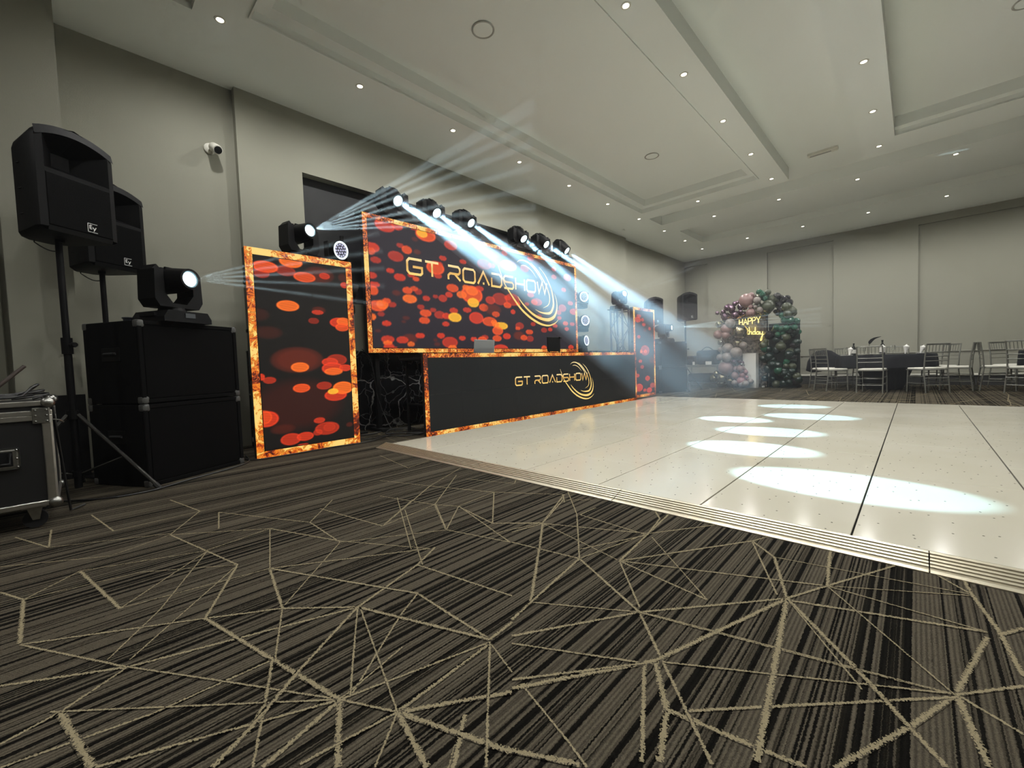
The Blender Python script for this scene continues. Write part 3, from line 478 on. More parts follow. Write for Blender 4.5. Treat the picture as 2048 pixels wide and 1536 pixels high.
# black marble dado on the stage wall, slab by slab
def marble():
    m = mat('black_marble', (0.008, 0.008, 0.009), 0.22, spec=0.5)
    nt = m.node_tree; N, L = nt.nodes, nt.links
    p = N['Principled BSDF']
    g = N.new('ShaderNodeNewGeometry')
    wn = N.new('ShaderNodeTexNoise'); wn.inputs['Scale'].default_value = 2.2; wn.inputs['Detail'].default_value = 6
    L.new(g.outputs['Position'], wn.inputs['Vector'])
    add = N.new('ShaderNodeMix'); add.data_type = 'RGBA'; add.blend_type = 'ADD'; add.inputs[0].default_value = 0.55
    L.new(g.outputs['Position'], add.inputs[6]); L.new(wn.outputs['Color'], add.inputs[7])
    v = N.new('ShaderNodeTexVoronoi'); v.feature = 'DISTANCE_TO_EDGE'; v.inputs['Scale'].default_value = 2.1
    L.new(add.outputs[2], v.inputs['Vector'])
    cr = N.new('ShaderNodeValToRGB')
    cr.color_ramp.elements[0].position = 0.0; cr.color_ramp.elements[0].color = (0.24, 0.235, 0.225, 1)
    cr.color_ramp.elements[1].position = 0.022; cr.color_ramp.elements[1].color = (0.008, 0.008, 0.009, 1)
    L.new(v.outputs['Distance'], cr.inputs[0])
    v2 = N.new('ShaderNodeTexVoronoi'); v2.feature = 'DISTANCE_TO_EDGE'; v2.inputs['Scale'].default_value = 4.3
    L.new(add.outputs[2], v2.inputs['Vector'])
    c2 = N.new('ShaderNodeValToRGB')
    c2.color_ramp.elements[0].position = 0.0; c2.color_ramp.elements[0].color = (0.07, 0.07, 0.068, 1)
    c2.color_ramp.elements[1].position = 0.03; c2.color_ramp.elements[1].color = (0.0, 0.0, 0.0, 1)
    L.new(v2.outputs['Distance'], c2.inputs[0])
    am = N.new('ShaderNodeMix'); am.data_type = 'RGBA'; am.blend_type = 'ADD'; am.inputs[0].default_value = 1.0
    L.new(cr.outputs[0], am.inputs[6]); L.new(c2.outputs[0], am.inputs[7]); L.new(am.outputs[2], p.inputs['Base Color'])
    return m
M['marble'] = marble()
bm = NB(); add_box(bm, (XS2 + 0.015, 5.5, 1.04), (0.045, 8.4, 0.022), bevel=0.004)
dado = struct('trim_marble', bm, M['marble'], 'black veined marble dado behind the stage')
y = 1.30
while y < 9.7:
    w = min(1.2, 9.72 - y)
    bm = NB(); add_box(bm, (XS2 + 0.008, y + w / 2, 0.515), (0.03, w - 0.006, 1.03), bevel=0.003); obj('slab', bm, M['marble'], dado)
    y += 1.2

# ------------------------------------------------------------------ ceiling downlights
bmr = NB(); add_lathe(bmr, [(0.026, 0.012), (0.026, 0.0), (0.030, -0.006), (0.042, -0.006), (0.046, 0.002)], 14, cap0=False, cap1=False)
ring0 = obj('trim_ring', bmr, M['trim'], None, True)
bml = NB(); add_lathe(bml, [(0.026, 0.0), (0.026, -0.002)], 14)
lamp0 = obj('lamp', bml, M['lamp'], None)
ring_me, lamp_me = ring0.data, lamp0.data
bpy.data.objects.remove(ring0); bpy.data.objects.remove(lamp0)
spot = bpy.data.lights.new('downlight_spot', 'SPOT')
spot.energy = E_DOWN; spot.color = (1.0, 0.99, 0.955); spot.spot_size = math.radians(176); spot.spot_blend = 0.8; spot.shadow_soft_size = 0.03
ORD = ['first', 'second', 'third', 'fourth', 'fifth', 'sixth', 'seventh', 'eighth', 'ninth', 'tenth', 'eleventh', 'twelfth', 'thirteenth', 'fourteenth', 'fifteenth', 'sixteenth']
def downlight(x, y, label):
    t = thing('downlight', label, 'downlight', (x, y, CEIL), 0, 'recessed ceiling downlights')
    for nm, me in (('trim_ring', ring_me), ('lamp', lamp_me)):
        o = bpy.data.objects.new(nm, me); COL.objects.link(o); o.parent = t
    l = bpy.data.objects.new('downlight_spot', spot); COL.objects.link(l); l.parent = t
    l.location = (0, 0, -0.02)
for k, y in enumerate((1.04, 2.31, 3.58, 4.85, 6.12, 7.39, 8.68, 9.95, 11.2, 12.42)):
    downlight(-4.36, y, 'lit downlight in the row along the stage wall, %s from the loudspeakers' % ORD[k])
for k, y in enumerate((8.57, 7.30, 6.02, 4.74, 3.48)):
    downlight(-1.83, y, 'lit downlight beside the narrow ceiling tray, %s in its row from the far wall' % ORD[k])
for k, y in enumerate((8.51, 7.24, 5.96, 4.72)):
    downlight(-0.42, y, 'lit downlight on the strip between two ceiling trays, %s from the far wall' % ORD[k])
downlight(-3.10, 8.63, 'single lit downlight at the far end of the big ceiling tray')
for k, x in enumerate((-3.18, -1.97, -0.77, 0.43)):
    downlight(x, 9.80, 'lit downlight on the ceiling beam past the dance floor, %s from the stage wall' % ORD[k])
for k, x in enumerate((-3.18, -1.98, -0.78, 0.42)):
    downlight(x, 12.28, 'lit downlight closest to the far wall over the tables, %s from the stage wall' % ORD[k])
# the same grid goes on over the rest of the room, out of the picture
k = 0
for (x, y) in [(-1.83, 2.2), (-1.83, 0.9), (-1.83, -0.4), (-1.83, -2.9), (-4.36, -2.6), (-0.42, 3.4), (-0.42, 2.1), (-0.42, 0.8), (-0.42, -1.8), (3.6, 6.0), (3.6, 2.0), (3.6, -2.5),
               (2.9, 9.8), (2.9, 12.28), (1.65, 12.28)]:
    downlight(x, y, 'lit downlight in the room outside the picture, %s of that part' % (ORD[k] if k < 16 else ORD[k - 16] + ' more')); k += 1

# round ceiling loudspeakers and a slim air diffuser
for k, (x, y, lab) in enumerate(((-3.06, 2.94, 'round white ceiling speaker grille, larger one near the stage end'), (-3.08, 6.61, 'round white ceiling speaker grille towards the far end of the tray'), (0.75, 6.45, 'round white ceiling speaker grille in the side tray'))):
    t = thing('ceiling_speaker', lab, 'ceiling speaker', (x, y, CEIL + 0.2), 0, 'round ceiling speakers')
    bm = NB(); add_lathe(bm, [(0.105, 0.0), (0.112, -0.008), (0.100, -0.012), (0.094, -0.006)], 28, cap0=False, cap1=False); obj('rim', bm, mat('rim_grey', srgb(168, 168, 160), 0.7), t, True)
    bm = NB(); add_lathe(bm, [(0.095, 0.0), (0.095, -0.006)], 28); obj('grille', bm, M['ceil'], t)
t = thing('air_diffuser', 'slim white linear air diffuser in the ceiling tray', 'vent', (-1.11, 8.55, CEIL + 0.2))
bm = NB(); add_box(bm, (0, 0, -0.02), (0.40, 0.10, 0.04), bevel=0.006); obj('body', bm, M['trim'], t)
bm = NB(); add_box(bm, (0.0, 0, -0.042), (0.34, 0.03, 0.008)); obj('slot', bm, mat('vent_grey', (0.35, 0.35, 0.33), 0.6), t)
bm = NB(); add_box(bm, (0.15, 0, -0.045), (0.07, 0.06, 0.02), bevel=0.004); obj('sensor', bm, M['trim'], t)

# security camera on the stage wall
t = thing('security_camera', 'small white bullet security camera on the wall', 'camera', (-5.36, 1.11, 3.17))
bm = NB(); add_lathe(bm, [(0.055, 0.0), (0.055, 0.02), (0.035, 0.035)], 18, axis=(1, 0, 0)); obj('mount', bm, M['trim'], t, True)
bm = NB(); add_cyl(bm, (0.02, 0, 0), (0.07, 0.02, 0.0), 0.016); obj('arm', bm, M['trim'], t, True)
dd = Vector((0.8, 0.16, -0.5)).normalized()
bm = NB(); add_lathe(bm, [(0.030, 0.0), (0.046, 0.02), (0.048, 0.11), (0.044, 0.13)], 18, origin=(0.06, 0.015, 0.01), axis=dd); obj('body', bm, M['trim'], t, True)
bm = NB(); add_lathe(bm, [(0.036, 0.125), (0.036, 0.134)], 18, origin=(0.06, 0.015, 0.01), axis=dd); obj('lens', bm, M['black'], t)

# ------------------------------------------------------------------ dance floor
def tile_material():
    m = mat('dance_tile', srgb(205, 200, 182), 0.14, spec=0.55, coat=0.25)
    nt = m.node_tree; N, L = nt.nodes, nt.links
    p = N['Principled BSDF']
    p.inputs['Coat Roughness'].default_value = 0.08
    g = N.new('ShaderNodeNewGeometry')
    v = N.new('ShaderNodeTexVoronoi'); v.voronoi_dimensions = '2D'; v.inputs['Scale'].default_value = 7.5
    L.new(g.outputs['Position'], v.inputs['Vector'])
    cr = N.new('ShaderNodeValToRGB')
    cr.color_ramp.elements[0].position = 0.026; cr.color_ramp.elements[0].color = (0.07, 0.06, 0.05, 1)
    cr.color_ramp.elements[1].position = 0.034; cr.color_ramp.elements[1].color = (1, 1, 1, 1)
    L.new(v.outputs['Distance'], cr.inputs[0])
    n = N.new('ShaderNodeTexNoise'); n.inputs['Scale'].default_value = 1.4; n.inputs['Detail'].default_value = 4
    L.new(g.outputs['Position'], n.inputs['Vector'])
    mx = N.new('ShaderNodeMix'); mx.data_type = 'RGBA'
    mx.inputs[6].default_value = srgb(196, 190, 168); mx.inputs[7].default_value = srgb(212, 208, 194)
    L.new(n.outputs['Fac'], mx.inputs[0])
    mu = N.new('ShaderNodeMix'); mu.data_type = 'RGBA'; mu.blend_type = 'MULTIPLY'; mu.inputs[0].default_value = 1.0
    L.new(mx.outputs[2], mu.inputs[6]); L.new(cr.outputs[0], mu.inputs[7]); L.new(mu.outputs[2], p.inputs['Base Color'])
    rr = N.new('ShaderNodeMapRange'); rr.inputs['To Min'].default_value = 0.10; rr.inputs['To Max'].default_value = 0.20
    L.new(n.outputs['Fac'], rr.inputs[0]); L.new(rr.outputs[0], p.inputs['Roughness'])
    return m
M['tile'] = tile_material()
FX0, FY0, TW, NX, NY = -3.85, 2.20, 0.61, 10, 10
df = thing('dance_floor', 'glossy white tiled dance floor with a ribbed metal edge', 'dance floor', (0, 0, 0))
bm = NB(); add_box(bm, (FX0 + NX * TW / 2, FY0 + NY * TW / 2, 0.016), (NX * TW, NY * TW, 0.03)); obj('subfloor', bm, M['blackmatte'], df)
tile_me = {}
def tile_mesh(ly):
    if ly not in tile_me:
        bm = NB(); add_box(bm, (0, 0, 0), (TW - 0.007, ly - 0.002, 0.012), bevel=0.0012)
        o = obj('tile', bm, M['tile'], df); tile_me[ly] = o.data; bpy.data.objects.remove(o)
    return tile_me[ly]
for c in range(NX):
    ya = 0.0
    brk = [TW * (1 if c % 2 else 2)]
    while brk[-1] + 2 * TW < NY * TW - 1e-6: brk.append(brk[-1] + 2 * TW)
    brk.append(NY * TW)
    for yb in brk:
        ly = round(yb - ya, 3)
        if ly < 0.1: continue
        o = bpy.data.objects.new('tile', tile_mesh(ly)); COL.objects.link(o); o.parent = df
        o.location = (FX0 + (c + 0.5) * TW, FY0 + (ya + yb) / 2, 0.036)
        ya = yb
# ribbed aluminium ramp along each side, piece by piece
def ramp_piece(length):
    """local: along +X, inner edge at y=0, outer edge at y=-0.12"""
    bm = NB()
    prof = [(0.0, 0.0), (0.0, 0.041)]
    for k in range(5):
        y = -0.006 - k * 0.018
        z = 0.041 - k * 0.0062
        prof += [(y, z), (y - 0.011, z - 0.002), (y - 0.0115, z - 0.007), (y - 0.0175, z - 0.0085)]
    prof += [(-0.105, 0.008), (-0.122, 0.004), (-0.122, 0.0)]
    add_prism(bm, prof, lambda a, b, d: (d, a, b), 0.002, length - 0.002)
    return bm
M['ramp'] = mat('ramp_aluminium', (0.62, 0.57, 0.44), 0.35, metal=0.85, noise=0.15, nscale=20)
x = FX0 - 0.12
for ln in (1.5, 1.22, 1.29, 1.22, 1.22):
    o = obj('ramp_strip', ramp_piece(ln), M['ramp'], df); o.location = (x, FY0, 0); x += ln
y = FY0 + NY * TW
for k in range(5):
    o = obj('ramp_strip', ramp_piece(1.22), M['ramp'], df); o.location = (FX0, y - k * 1.22, 0); o.rotation_euler = (0, 0, -PI / 2)
for k in range(5):
    o = obj('ramp_strip', ramp_piece(1.22), M['ramp'], df); o.location = (FX0 + (k + 1) * 1.22, y, 0); o.rotation_euler = (0, 0, PI)

# ------------------------------------------------------------------ LED pictures
PAL = {'r': (222, 60, 30), 'o': (240, 84, 30), 'O': (252, 112, 34), 'y': (255, 188, 50), 'd': (112, 40, 24), 'b': (62, 22, 16)}
PALL = {k: np.array(srgb(*v)[:3]) for k, v in PAL.items()}
def led_picture(ya, yb, za, zb, step, discs, base):
    ny, nz = int(round((yb - ya) / step)), int(round((zb - za) / step))
    yy = ya + (np.arange(ny) + 0.5) * (yb - ya) / ny
    zz = za + (np.arange(nz) + 0.5) * (zb - za) / nz
    Yg, Zg = np.meshgrid(yy, zz)
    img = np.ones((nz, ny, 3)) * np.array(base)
    rng = np.random.RandomState(1)
    for (cy, cz, ry, rz, c, a) in discs:
        ry, rz = max(ry, step * 1.2), max(rz, step * 1.2)
        r = np.sqrt(((Yg - cy) / ry) ** 2 + ((Zg - cz) / rz) ** 2)
        soft = 0.10 if c not in 'db' else 0.35
        msk = np.clip((1.0 - r) / soft, 0, 1)
        rim = np.exp(-((r - 0.9) / 0.08) ** 2) if c not in 'b' else 0 * r
        # fine striations inside the disc
        st = 1.0 + 0.10 * np.sin((Zg * 260 + Yg * 40 + cy * 50)) * (c in 'rOo')
        col = PALL[c][None, None, :] * (0.82 * st[..., None] + 0.45 * rim[..., None])
        k = (msk * a)[..., None]
        img = img * (1 - k * 0.85) + col * k
    return np.clip(img, 0, 2.0), ny, nz

def led_object(name, x, ya, yb, za, zb, step, discs, base, parent, strength):
    img, ny, nz = led_picture(ya, yb, za, zb, step, discs, base)
    vy = np.linspace(ya, yb, ny + 1); vz = np.linspace(za, zb, nz + 1)
    Yv, Zv = np.meshgrid(vy, vz)
    co = np.stack([np.full(Yv.shape, x), Yv, Zv], -1).reshape(-1, 3)
    idx = np.arange((ny + 1) * (nz + 1)).reshape(nz + 1, ny + 1)
    f = np.stack([idx[:-1, :-1], idx[:-1, 1:], idx[1:, 1:], idx[1:, :-1]], -1).reshape(-1, 4)
    me = bpy.data.meshes.new(name)
    me.vertices.add(len(co)); me.vertices.foreach_set('co', co.ravel())
    me.loops.add(f.size); me.loops.foreach_set('vertex_index', f.ravel())
    me.polygons.add(len(f)); me.polygons.foreach_set('loop_start', np.arange(0, f.size, 4)); me.polygons.foreach_set('loop_total', np.full(len(f), 4))
    me.update(calc_edges=True)
    # vertex colours: average of neighbouring pixels
    pad = np.pad(img, ((1, 1), (1, 1), (0, 0)), mode='edge')
    vc = (pad[:-1, :-1] + pad[1:, :-1] + pad[:-1, 1:] + pad[1:, 1:]) / 4
    ca = me.color_attributes.new('picture', 'FLOAT_COLOR', 'POINT')
    ca.data.foreach_set('color', np.concatenate([vc.reshape(-1, 3), np.ones((len(co), 1))], 1).ravel())
    m = bpy.data.materials.new('led_picture'); m.use_nodes = True
    nt = m.node_tree
    p = nt.nodes['Principled BSDF']
    p.inputs['Base Color'].default_value = (0.01, 0.01, 0.01, 1); p.inputs['Roughness'].default_value = 0.5; p.inputs['Specular IOR Level'].default_value = 0.2
    at = nt.nodes.new('ShaderNodeVertexColor'); at.layer_name = 'picture'
    nt.links.new(at.outputs[0], p.inputs['Emission Color']); p.inputs['Emission Strength'].default_value = strength
    m.cycles.emission_sampling = 'NONE'
    me.materials.append(m)
    o = bpy.data.objects.new(name, me); COL.objects.link(o); o.parent = parent
    return o

def fire_material(name, scale, strength):
    m = bpy.data.materials.new(name); m.use_nodes = True
    nt = m.node_tree; N, L = nt.nodes, nt.links
    p = N['Principled BSDF']
    p.inputs['Base Color'].default_value = (0.02, 0.01, 0.005, 1); p.inputs['Roughness'].default_value = 0.5
    g = N.new('ShaderNodeNewGeometry')
    mp = N.new('ShaderNodeMapping'); mp.inputs['Scale'].default_value = (1, 1, 1)
    L.new(g.outputs['Position'], mp.inputs[0])
    n = N.new('ShaderNodeTexNoise'); n.inputs['Scale'].default_value = scale; n.inputs['Detail'].default_value = 5; n.inputs['Distortion'].default_value = 2.4; n.inputs['Roughness'].default_value = 0.62
    n2 = N.new('ShaderNodeTexNoise'); n2.inputs['Scale'].default_value = 3.4; n2.inputs['Detail'].default_value = 1
    L.new(mp.outputs[0], n.inputs['Vector']); L.new(mp.outputs[0], n2.inputs['Vector'])
    a = N.new('ShaderNodeMath'); a.operation = 'MULTIPLY_ADD'; a.inputs[1].default_value = 0.80
    L.new(n2.outputs['Fac'], a.inputs[0]); L.new(n.outputs['Fac'], a.inputs[2])
    cr = N.new('ShaderNodeValToRGB')
    e = cr.color_ramp.elements
    e[0].position = 0.70; e[0].color = srgb(64, 18, 10)
    e[1].position = 1.0; e[1].color = srgb(255, 214, 120)
    for pos, c in ((0.78, srgb(120, 34, 14)), (0.84, srgb(216, 92, 22)), (0.89, srgb(252, 150, 40)), (0.92, srgb(140, 48, 14)), (0.95, srgb(255, 176, 66))):
        q = e.new(pos); q.color = c
    L.new(a.outputs[0], cr.inputs[0])
    L.new(cr.outputs[0], p.inputs['Emission Color']); p.inputs['Emission Strength'].default_value = strength
    m.cycles.emission_sampling = 'NONE'
    return m
M['fire'] = fire_material('led_fire_border', 9.0, 1.0)
M['fire_small'] = fire_material('led_fire_border_fine', 16.0, 0.95)
M['housing'] = mat('led_housing', (0.010, 0.010, 0.011), 0.5)

def led_wall(name, label, x, ya, yb, za, zb, bw, step, discs, base, strength, fire, group=None, depth=0.08, picture=True):
    t = thing(name, label, 'LED screen', (0, 0, 0), 0, group)
    bm = NB(); add_box(bm, (x - depth / 2 - 0.004, (ya + yb) / 2, (za + zb) / 2), (depth, yb - ya, zb - za), bevel=0.004); obj('housing', bm, M['housing'], t)
    yi, yj, zi, zj = ya + bw, yb - bw, za + bw, zb - bw
    for (a, b, c, d) in ((ya, yb, za, zi), (ya, yb, zj, zb), (ya, yi, zi, zj), (yj, yb, zi, zj)):
        bm = NB(); add_box(bm, (x - 0.004, (a + b) / 2, (c + d) / 2), (0.012, b - a, d - c)); obj('border', bm, fire, t, label='glowing orange border strip')
    g = 0.008
    if picture:
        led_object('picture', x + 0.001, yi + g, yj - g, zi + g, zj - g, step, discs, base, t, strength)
    # little corner latches along the edges
    return t

LP = led_wall('led_display', 'tall LED panel beside the subwoofers showing glowing orange bokeh discs', -4.43, 1.13, 2.14, 0.0, 1.97, 0.062, 0.0055, DISCS_L, (0.0075, 0.006, 0.005), 1.0, M['fire'], 'tall LED panels flanking the booth')
RP = led_wall('led_display', 'tall LED panel at the far end of the booth, half in haze', -4.30, 8.22, 9.20, 0.0, 1.93, 0.055, 0.012, DISCS_R, (0.02, 0.016, 0.022), 1.0, M['fire_small'], 'tall LED panels flanking the booth')
BS = led_wall('led_screen', 'wide LED screen behind the booth with gold lettering over orange bokeh', -4.88, 2.53, 7.00, 1.01, 2.73, 0.055, 0.0105, DISCS_S, (0.020, 0.015, 0.022), 1.0, M['fire_small'])  # picture base is tinted purple to stand in for haze before the screen
for z in (0.3, 0.75, 1.2, 1.65):
    for (t, y) in ((LP, 1.125), (RP, 8.215)):
        bm = NB(); add_box(bm, (-4.47 if t is LP else -4.34, y, z), (0.05, 0.012, 0.03), bevel=0.003); obj('edge_latch', bm, M['blackmatte'], t)
for (t, x, ya, yb) in ((LP, -4.43, 1.13, 2.14), (RP, -4.30, 8.22, 9.20)):
    for y in (ya + 0.15, yb - 0.15):
        bm = NB(); add_box(bm, (x - 0.125, y, 0.02), (0.08, 0.05, 0.04), bevel=0.004); add_cyl(bm, (x - 0.155, y, 0.03), (x - 0.092, y, 0.9), 0.010); obj('rear_brace', bm, M['blackmatte'], t)
for y in (2.7, 4.0, 5.4, 6.8):
    bm = NB(); add_box(bm, (-5.03, y, 0.51), (0.06, 0.06, 1.02), bevel=0.004); add_box(bm, (-5.03, y, 0.02), (0.34, 0.10, 0.04), bevel=0.006); obj('support_leg', bm, M['blackmatte'], BS)
bm = NB(); add_box(bm, (-4.99, 4.76, 2.735), (0.16, 4.47, 0.07)); obj('top_rail', bm, M['blackmatte'], BS)

# ------------------------------------------------------------------ lettering
def stroke_outline(pts, w, closed=False):
    """flat ribbon quads (as list of 4 2-D points) with mitred joints"""
    n = len(pts); P = [Vector(p) for p in pts]
    L, R = [], []
    for i in range(n):
        a = P[(i - 1) % n] if (closed or i > 0) else None
        b = P[(i + 1) % n] if (closed or i < n - 1) else None
        d1 = (P[i] - a).normalized() if a is not None else None
        d2 = (b - P[i]).normalized() if b is not None else None
        if d1 is None: d1 = d2
        if d2 is None: d2 = d1
        n1 = Vector((-d1.y, d1.x)); n2 = Vector((-d2.y, d2.x))
        m = (n1 + n2)
        m = m.normalized() if m.length > 1e-6 else n1
        k = w / 2 / max(0.45, m.dot(n1))
        L.append(P[i] + m * k); R.append(P[i] - m * k)
    q = []
    for i in range(n if closed else n - 1):
        j = (i + 1) % n
        q.append((L[i], L[j], R[j], R[i]))
    return q

def rc(x0, x1, r=0.16):   # rounded rectangle loop
    return [(x0 + r, 0), (x1 - r, 0), (x1, r), (x1, 1 - r), (x1 - r, 1), (x0 + r, 1), (x0, 1 - r), (x0, r)]
GLYPH = {
 'G': (1.25, [([(1.25, 1), (0.18, 1), (0.0, 0.82), (0.0, 0.18), (0.18, 0), (1.10, 0), (1.25, 0.12), (1.25, 0.48), (0.46, 0.48)], False)]),
 'T': (1.20, [([(0, 1), (1.2, 1)], False), ([(0.6, 1), (0.6, 0)], False)]),
 'R': (1.20, [([(0, 1), (1.0, 1), (1.16, 0.86), (1.16, 0.60), (1.0, 0.46), (0.18, 0.46), (0.0, 0.30), (0.0, 0)], False), ([(0.62, 0.46), (1.2, 0)], False)]),
 'O': (1.25, [(rc(0, 1.25), True)]),
 'A': (1.30, [([(0, 0), (0.65, 1), (1.30, 0)], False), ([(0.56, 0.08), (0.74, 0.08)], False)]),
 'D': (1.20, [([(0, 1), (0.95, 1), (1.2, 0.76), (1.2, 0.22), (1.0, 0), (0, 0), (0, 0.66)], False)]),
 'S': (1.20, [([(1.2, 1), (0.16, 1), (0, 0.86), (0, 0.66), (0.16, 0.52), (1.04, 0.52), (1.2, 0.38), (1.2, 0.14), (1.04, 0), (0, 0)], False)]),
 'H': (1.20, [([(0, 1), (0, 0)], False), ([(1.2, 1), (1.2, 0)], False), ([(0, 0.52), (1.2, 0.52)], False)]),
 'W': (1.45, [([(0, 1), (0.22, 0), (0.72, 1), (1.10, 0), (1.45, 1)], False)]),
}
def text_quads(txt, y0, y1, z0, z1, w=0.17, gap=0.30, space=0.62):
    tot = 0
    for ch in txt: tot += space if ch == ' ' else GLYPH[ch][0] + gap
    tot -= gap
    out = []
    u = 0
    for ch in txt:
        if ch == ' ': u += space; continue
        gw, st = GLYPH[ch]
        qs = []
        for pts, cl in st:
            for q in stroke_outline(pts, w, cl):
                qs.append([(y0 + (u + p.x) / tot * (y1 - y0), z0 + p.y * (z1 - z0)) for p in q])
        out.append((ch, qs))
        u += gw + gap
    return out
def logo(parent, x, y0, y1, z0, z1, fy, fz, m):
    for ch, qs in text_quads('GT ROADSHOW', y0, y1, z0, z1):
        bm = NB()
        for q in qs: quad(bm, *[(x, a, b) for a, b in q])
        obj('letter', bm, m, parent)
    for line in SWOOSH:
        pts = [(fy(a), fz(b), w * (fy(1.0) - fy(0.0))) for a, b, w in line]
        # smooth the traced stroke
        fine = []
        for i in range(len(pts) - 1):
            p0, p1, p2, p3 = pts[max(0, i - 1)], pts[i], pts[i + 1], pts[min(len(pts) - 1, i + 2)]
            for s in range(5):
                t = s / 5
                fine.append(tuple(0.5 * ((2 * p1[k]) + (-p0[k] + p2[k]) * t + (2 * p0[k] - 5 * p1[k] + 4 * p2[k] - p3[k]) * t * t + (-p0[k] + 3 * p1[k] - 3 * p2[k] + p3[k]) * t ** 3) for k in range(3)))
        fine.append(pts[-1])
        bm = NB(); prev = None
        for i, (a, b, w) in enumerate(fine):
            q = fine[min(i + 1, len(fine) - 1)]; r = fine[max(i - 1, 0)]
            d = Vector((q[0] - r[0], q[1] - r[1])).normalized(); n = Vector((-d.y, d.x)) * max(w, 0.002) * 0.5
            A, B_ = bm.verts.new((x, a + n.x, b + n.y)), bm.verts.new((x, a - n.x, b - n.y))
            if prev: bm.faces.new((prev[0], A, B_, prev[1]))
            prev = (A, B_)
        obj('swoosh', bm, m, parent)
def gold_material(name, z0, z1, k):
    m = bpy.data.materials.new(name); m.use_nodes = True
    nt = m.node_tree; N, L = nt.nodes, nt.links
    p = N['Principled BSDF']; p.inputs['Base Color'].default_value = (0.02, 0.015, 0.005, 1)
    g = N.new('ShaderNodeNewGeometry'); s = N.new('ShaderNodeSeparateXYZ'); L.new(g.outputs['Position'], s.inputs[0])
    mr = N.new('ShaderNodeMapRange'); mr.inputs['From Min'].default_value = z0; mr.inputs['From Max'].default_value = z1
    L.new(s.outputs['Z'], mr.inputs[0])
    cr = N.new('ShaderNodeValToRGB'); e = cr.color_ramp.elements
    e[0].color = srgb(255, 214, 120); e[1].color = srgb(255, 226, 160)
    q = e.new(0.55); q.color = srgb(222, 170, 84)
    L.new(mr.outputs[0], cr.inputs[0]); L.new(cr.outputs[0], p.inputs['Emission Color']); p.inputs['Emission Strength'].default_value = k
    m.cycles.emission_sampling = 'NONE'
    return m
logo(BS, -4.875, 3.13, 6.06, 2.065, 2.262, lambda y: y, lambda z: z, gold_material('screen_gold', 2.05, 2.28, 1.0))

# ------------------------------------------------------------------ DJ booth
BX, BY0, BY1, BH = -4.07, 2.77, 7.84, 0.965
DB = thing('dj_booth', 'long black DJ booth with gold lettering and a glowing orange edge', 'dj booth', (0, 0, 0))
bm = NB(); add_box(bm, (BX - 0.03, (BY0 + BY1) / 2, BH / 2), (0.05, BY1 - BY0, BH), bevel=0.004); obj('front_housing', bm, M['housing'], DB)
m_face = mat('led_black_face', (0.006, 0.0065, 0.007), 0.45, spec=0.25, noise=0.1, nscale=60)
m_face.node_tree.nodes['Principled BSDF'].inputs['Emission Color'].default_value = (0.5, 0.55, 0.6, 1)
m_face.node_tree.nodes['Principled BSDF'].inputs['Emission Strength'].default_value = 0.010
m_face.cycles.emission_sampling = 'NONE'
npan = 10
bw = 0.05
for k in range(npan):
    a = BY0 + bw + k * (BY1 - BY0 - 2 * bw) / npan; b = BY0 + bw + (k + 1) * (BY1 - BY0 - 2 * bw) / npan
    for (c, d) in ((bw, BH / 2), (BH / 2, BH - bw)):
        bm = NB(); add_box(bm, (BX, (a + b) / 2, (c + d) / 2), (0.010, b - a - 0.0008, d - c - 0.0008)); obj('panel', bm, m_face, DB)
for (a, b, c, d) in ((BY0, BY1, 0.0, bw), (BY0, BY1, BH - bw, BH), (BY0, BY0 + bw, bw, BH - bw), (BY1 - bw, BY1, bw, BH - bw)):
    bm = NB(); add_box(bm, (BX + 0.001, (a + b) / 2, (c + d) / 2), (0.012, b - a, d - c)); obj('border', bm, M['fire_small'], DB, label='glowing orange border strip')
bm = NB(); add_box(bm, (BX - 0.33, (BY0 + BY1) / 2, BH - 0.055), (0.52, BY1 - BY0 - 0.1, 0.03), bevel=0.003); obj('worktop', bm, M['blackmatte'], DB)
for y in (BY0 + 0.12, 4.4, 6.1, BY1 - 0.12):
    bm = NB()
    add_cyl(bm, (BX - 0.55, y, 0), (BX - 0.55, y, BH - 0.07), 0.02); add_cyl(bm, (BX - 0.12, y, 0), (BX - 0.12, y, BH - 0.07), 0.02); add_cyl(bm, (BX - 0.55, y, 0.35), (BX - 0.12, y, 0.35), 0.014)
    obj('frame_leg', bm, M['blackmatte'], DB)
logo(DB, BX + 0.0065, 4.285, 6.08, 0.505, 0.618, lambda y: 4.285 + (y - 3.13) * 0.613, lambda z: 0.505 + (z - 2.065) * 0.58, gold_material('booth_gold', 0.49, 0.63, 1.0))

# laptops on the worktop
def laptop(label, x, y, z, w, h, tilt, m, group=None):
    t = thing('laptop', label, 'laptop', (x, y, z), 0, group)
    bm = NB(); add_box(bm, (-0.14, 0, 0.009), (0.26, w, 0.018), bevel=0.004); obj('base', bm, m, t)
    bm = NB(); add_box(bm, (0, 0, h / 2), (0.008, w, h), rot=None, bevel=0.003)
    o = obj('lid', bm, m, t); o.location = (0.0, 0, 0.016); o.rotation_euler = (0, tilt, 0)
    return t
laptop('open silver laptop on the booth, its lid back shining', -4.30, 3.92, BH - 0.04, 0.38, 0.215, 0.12, M['laptop'])
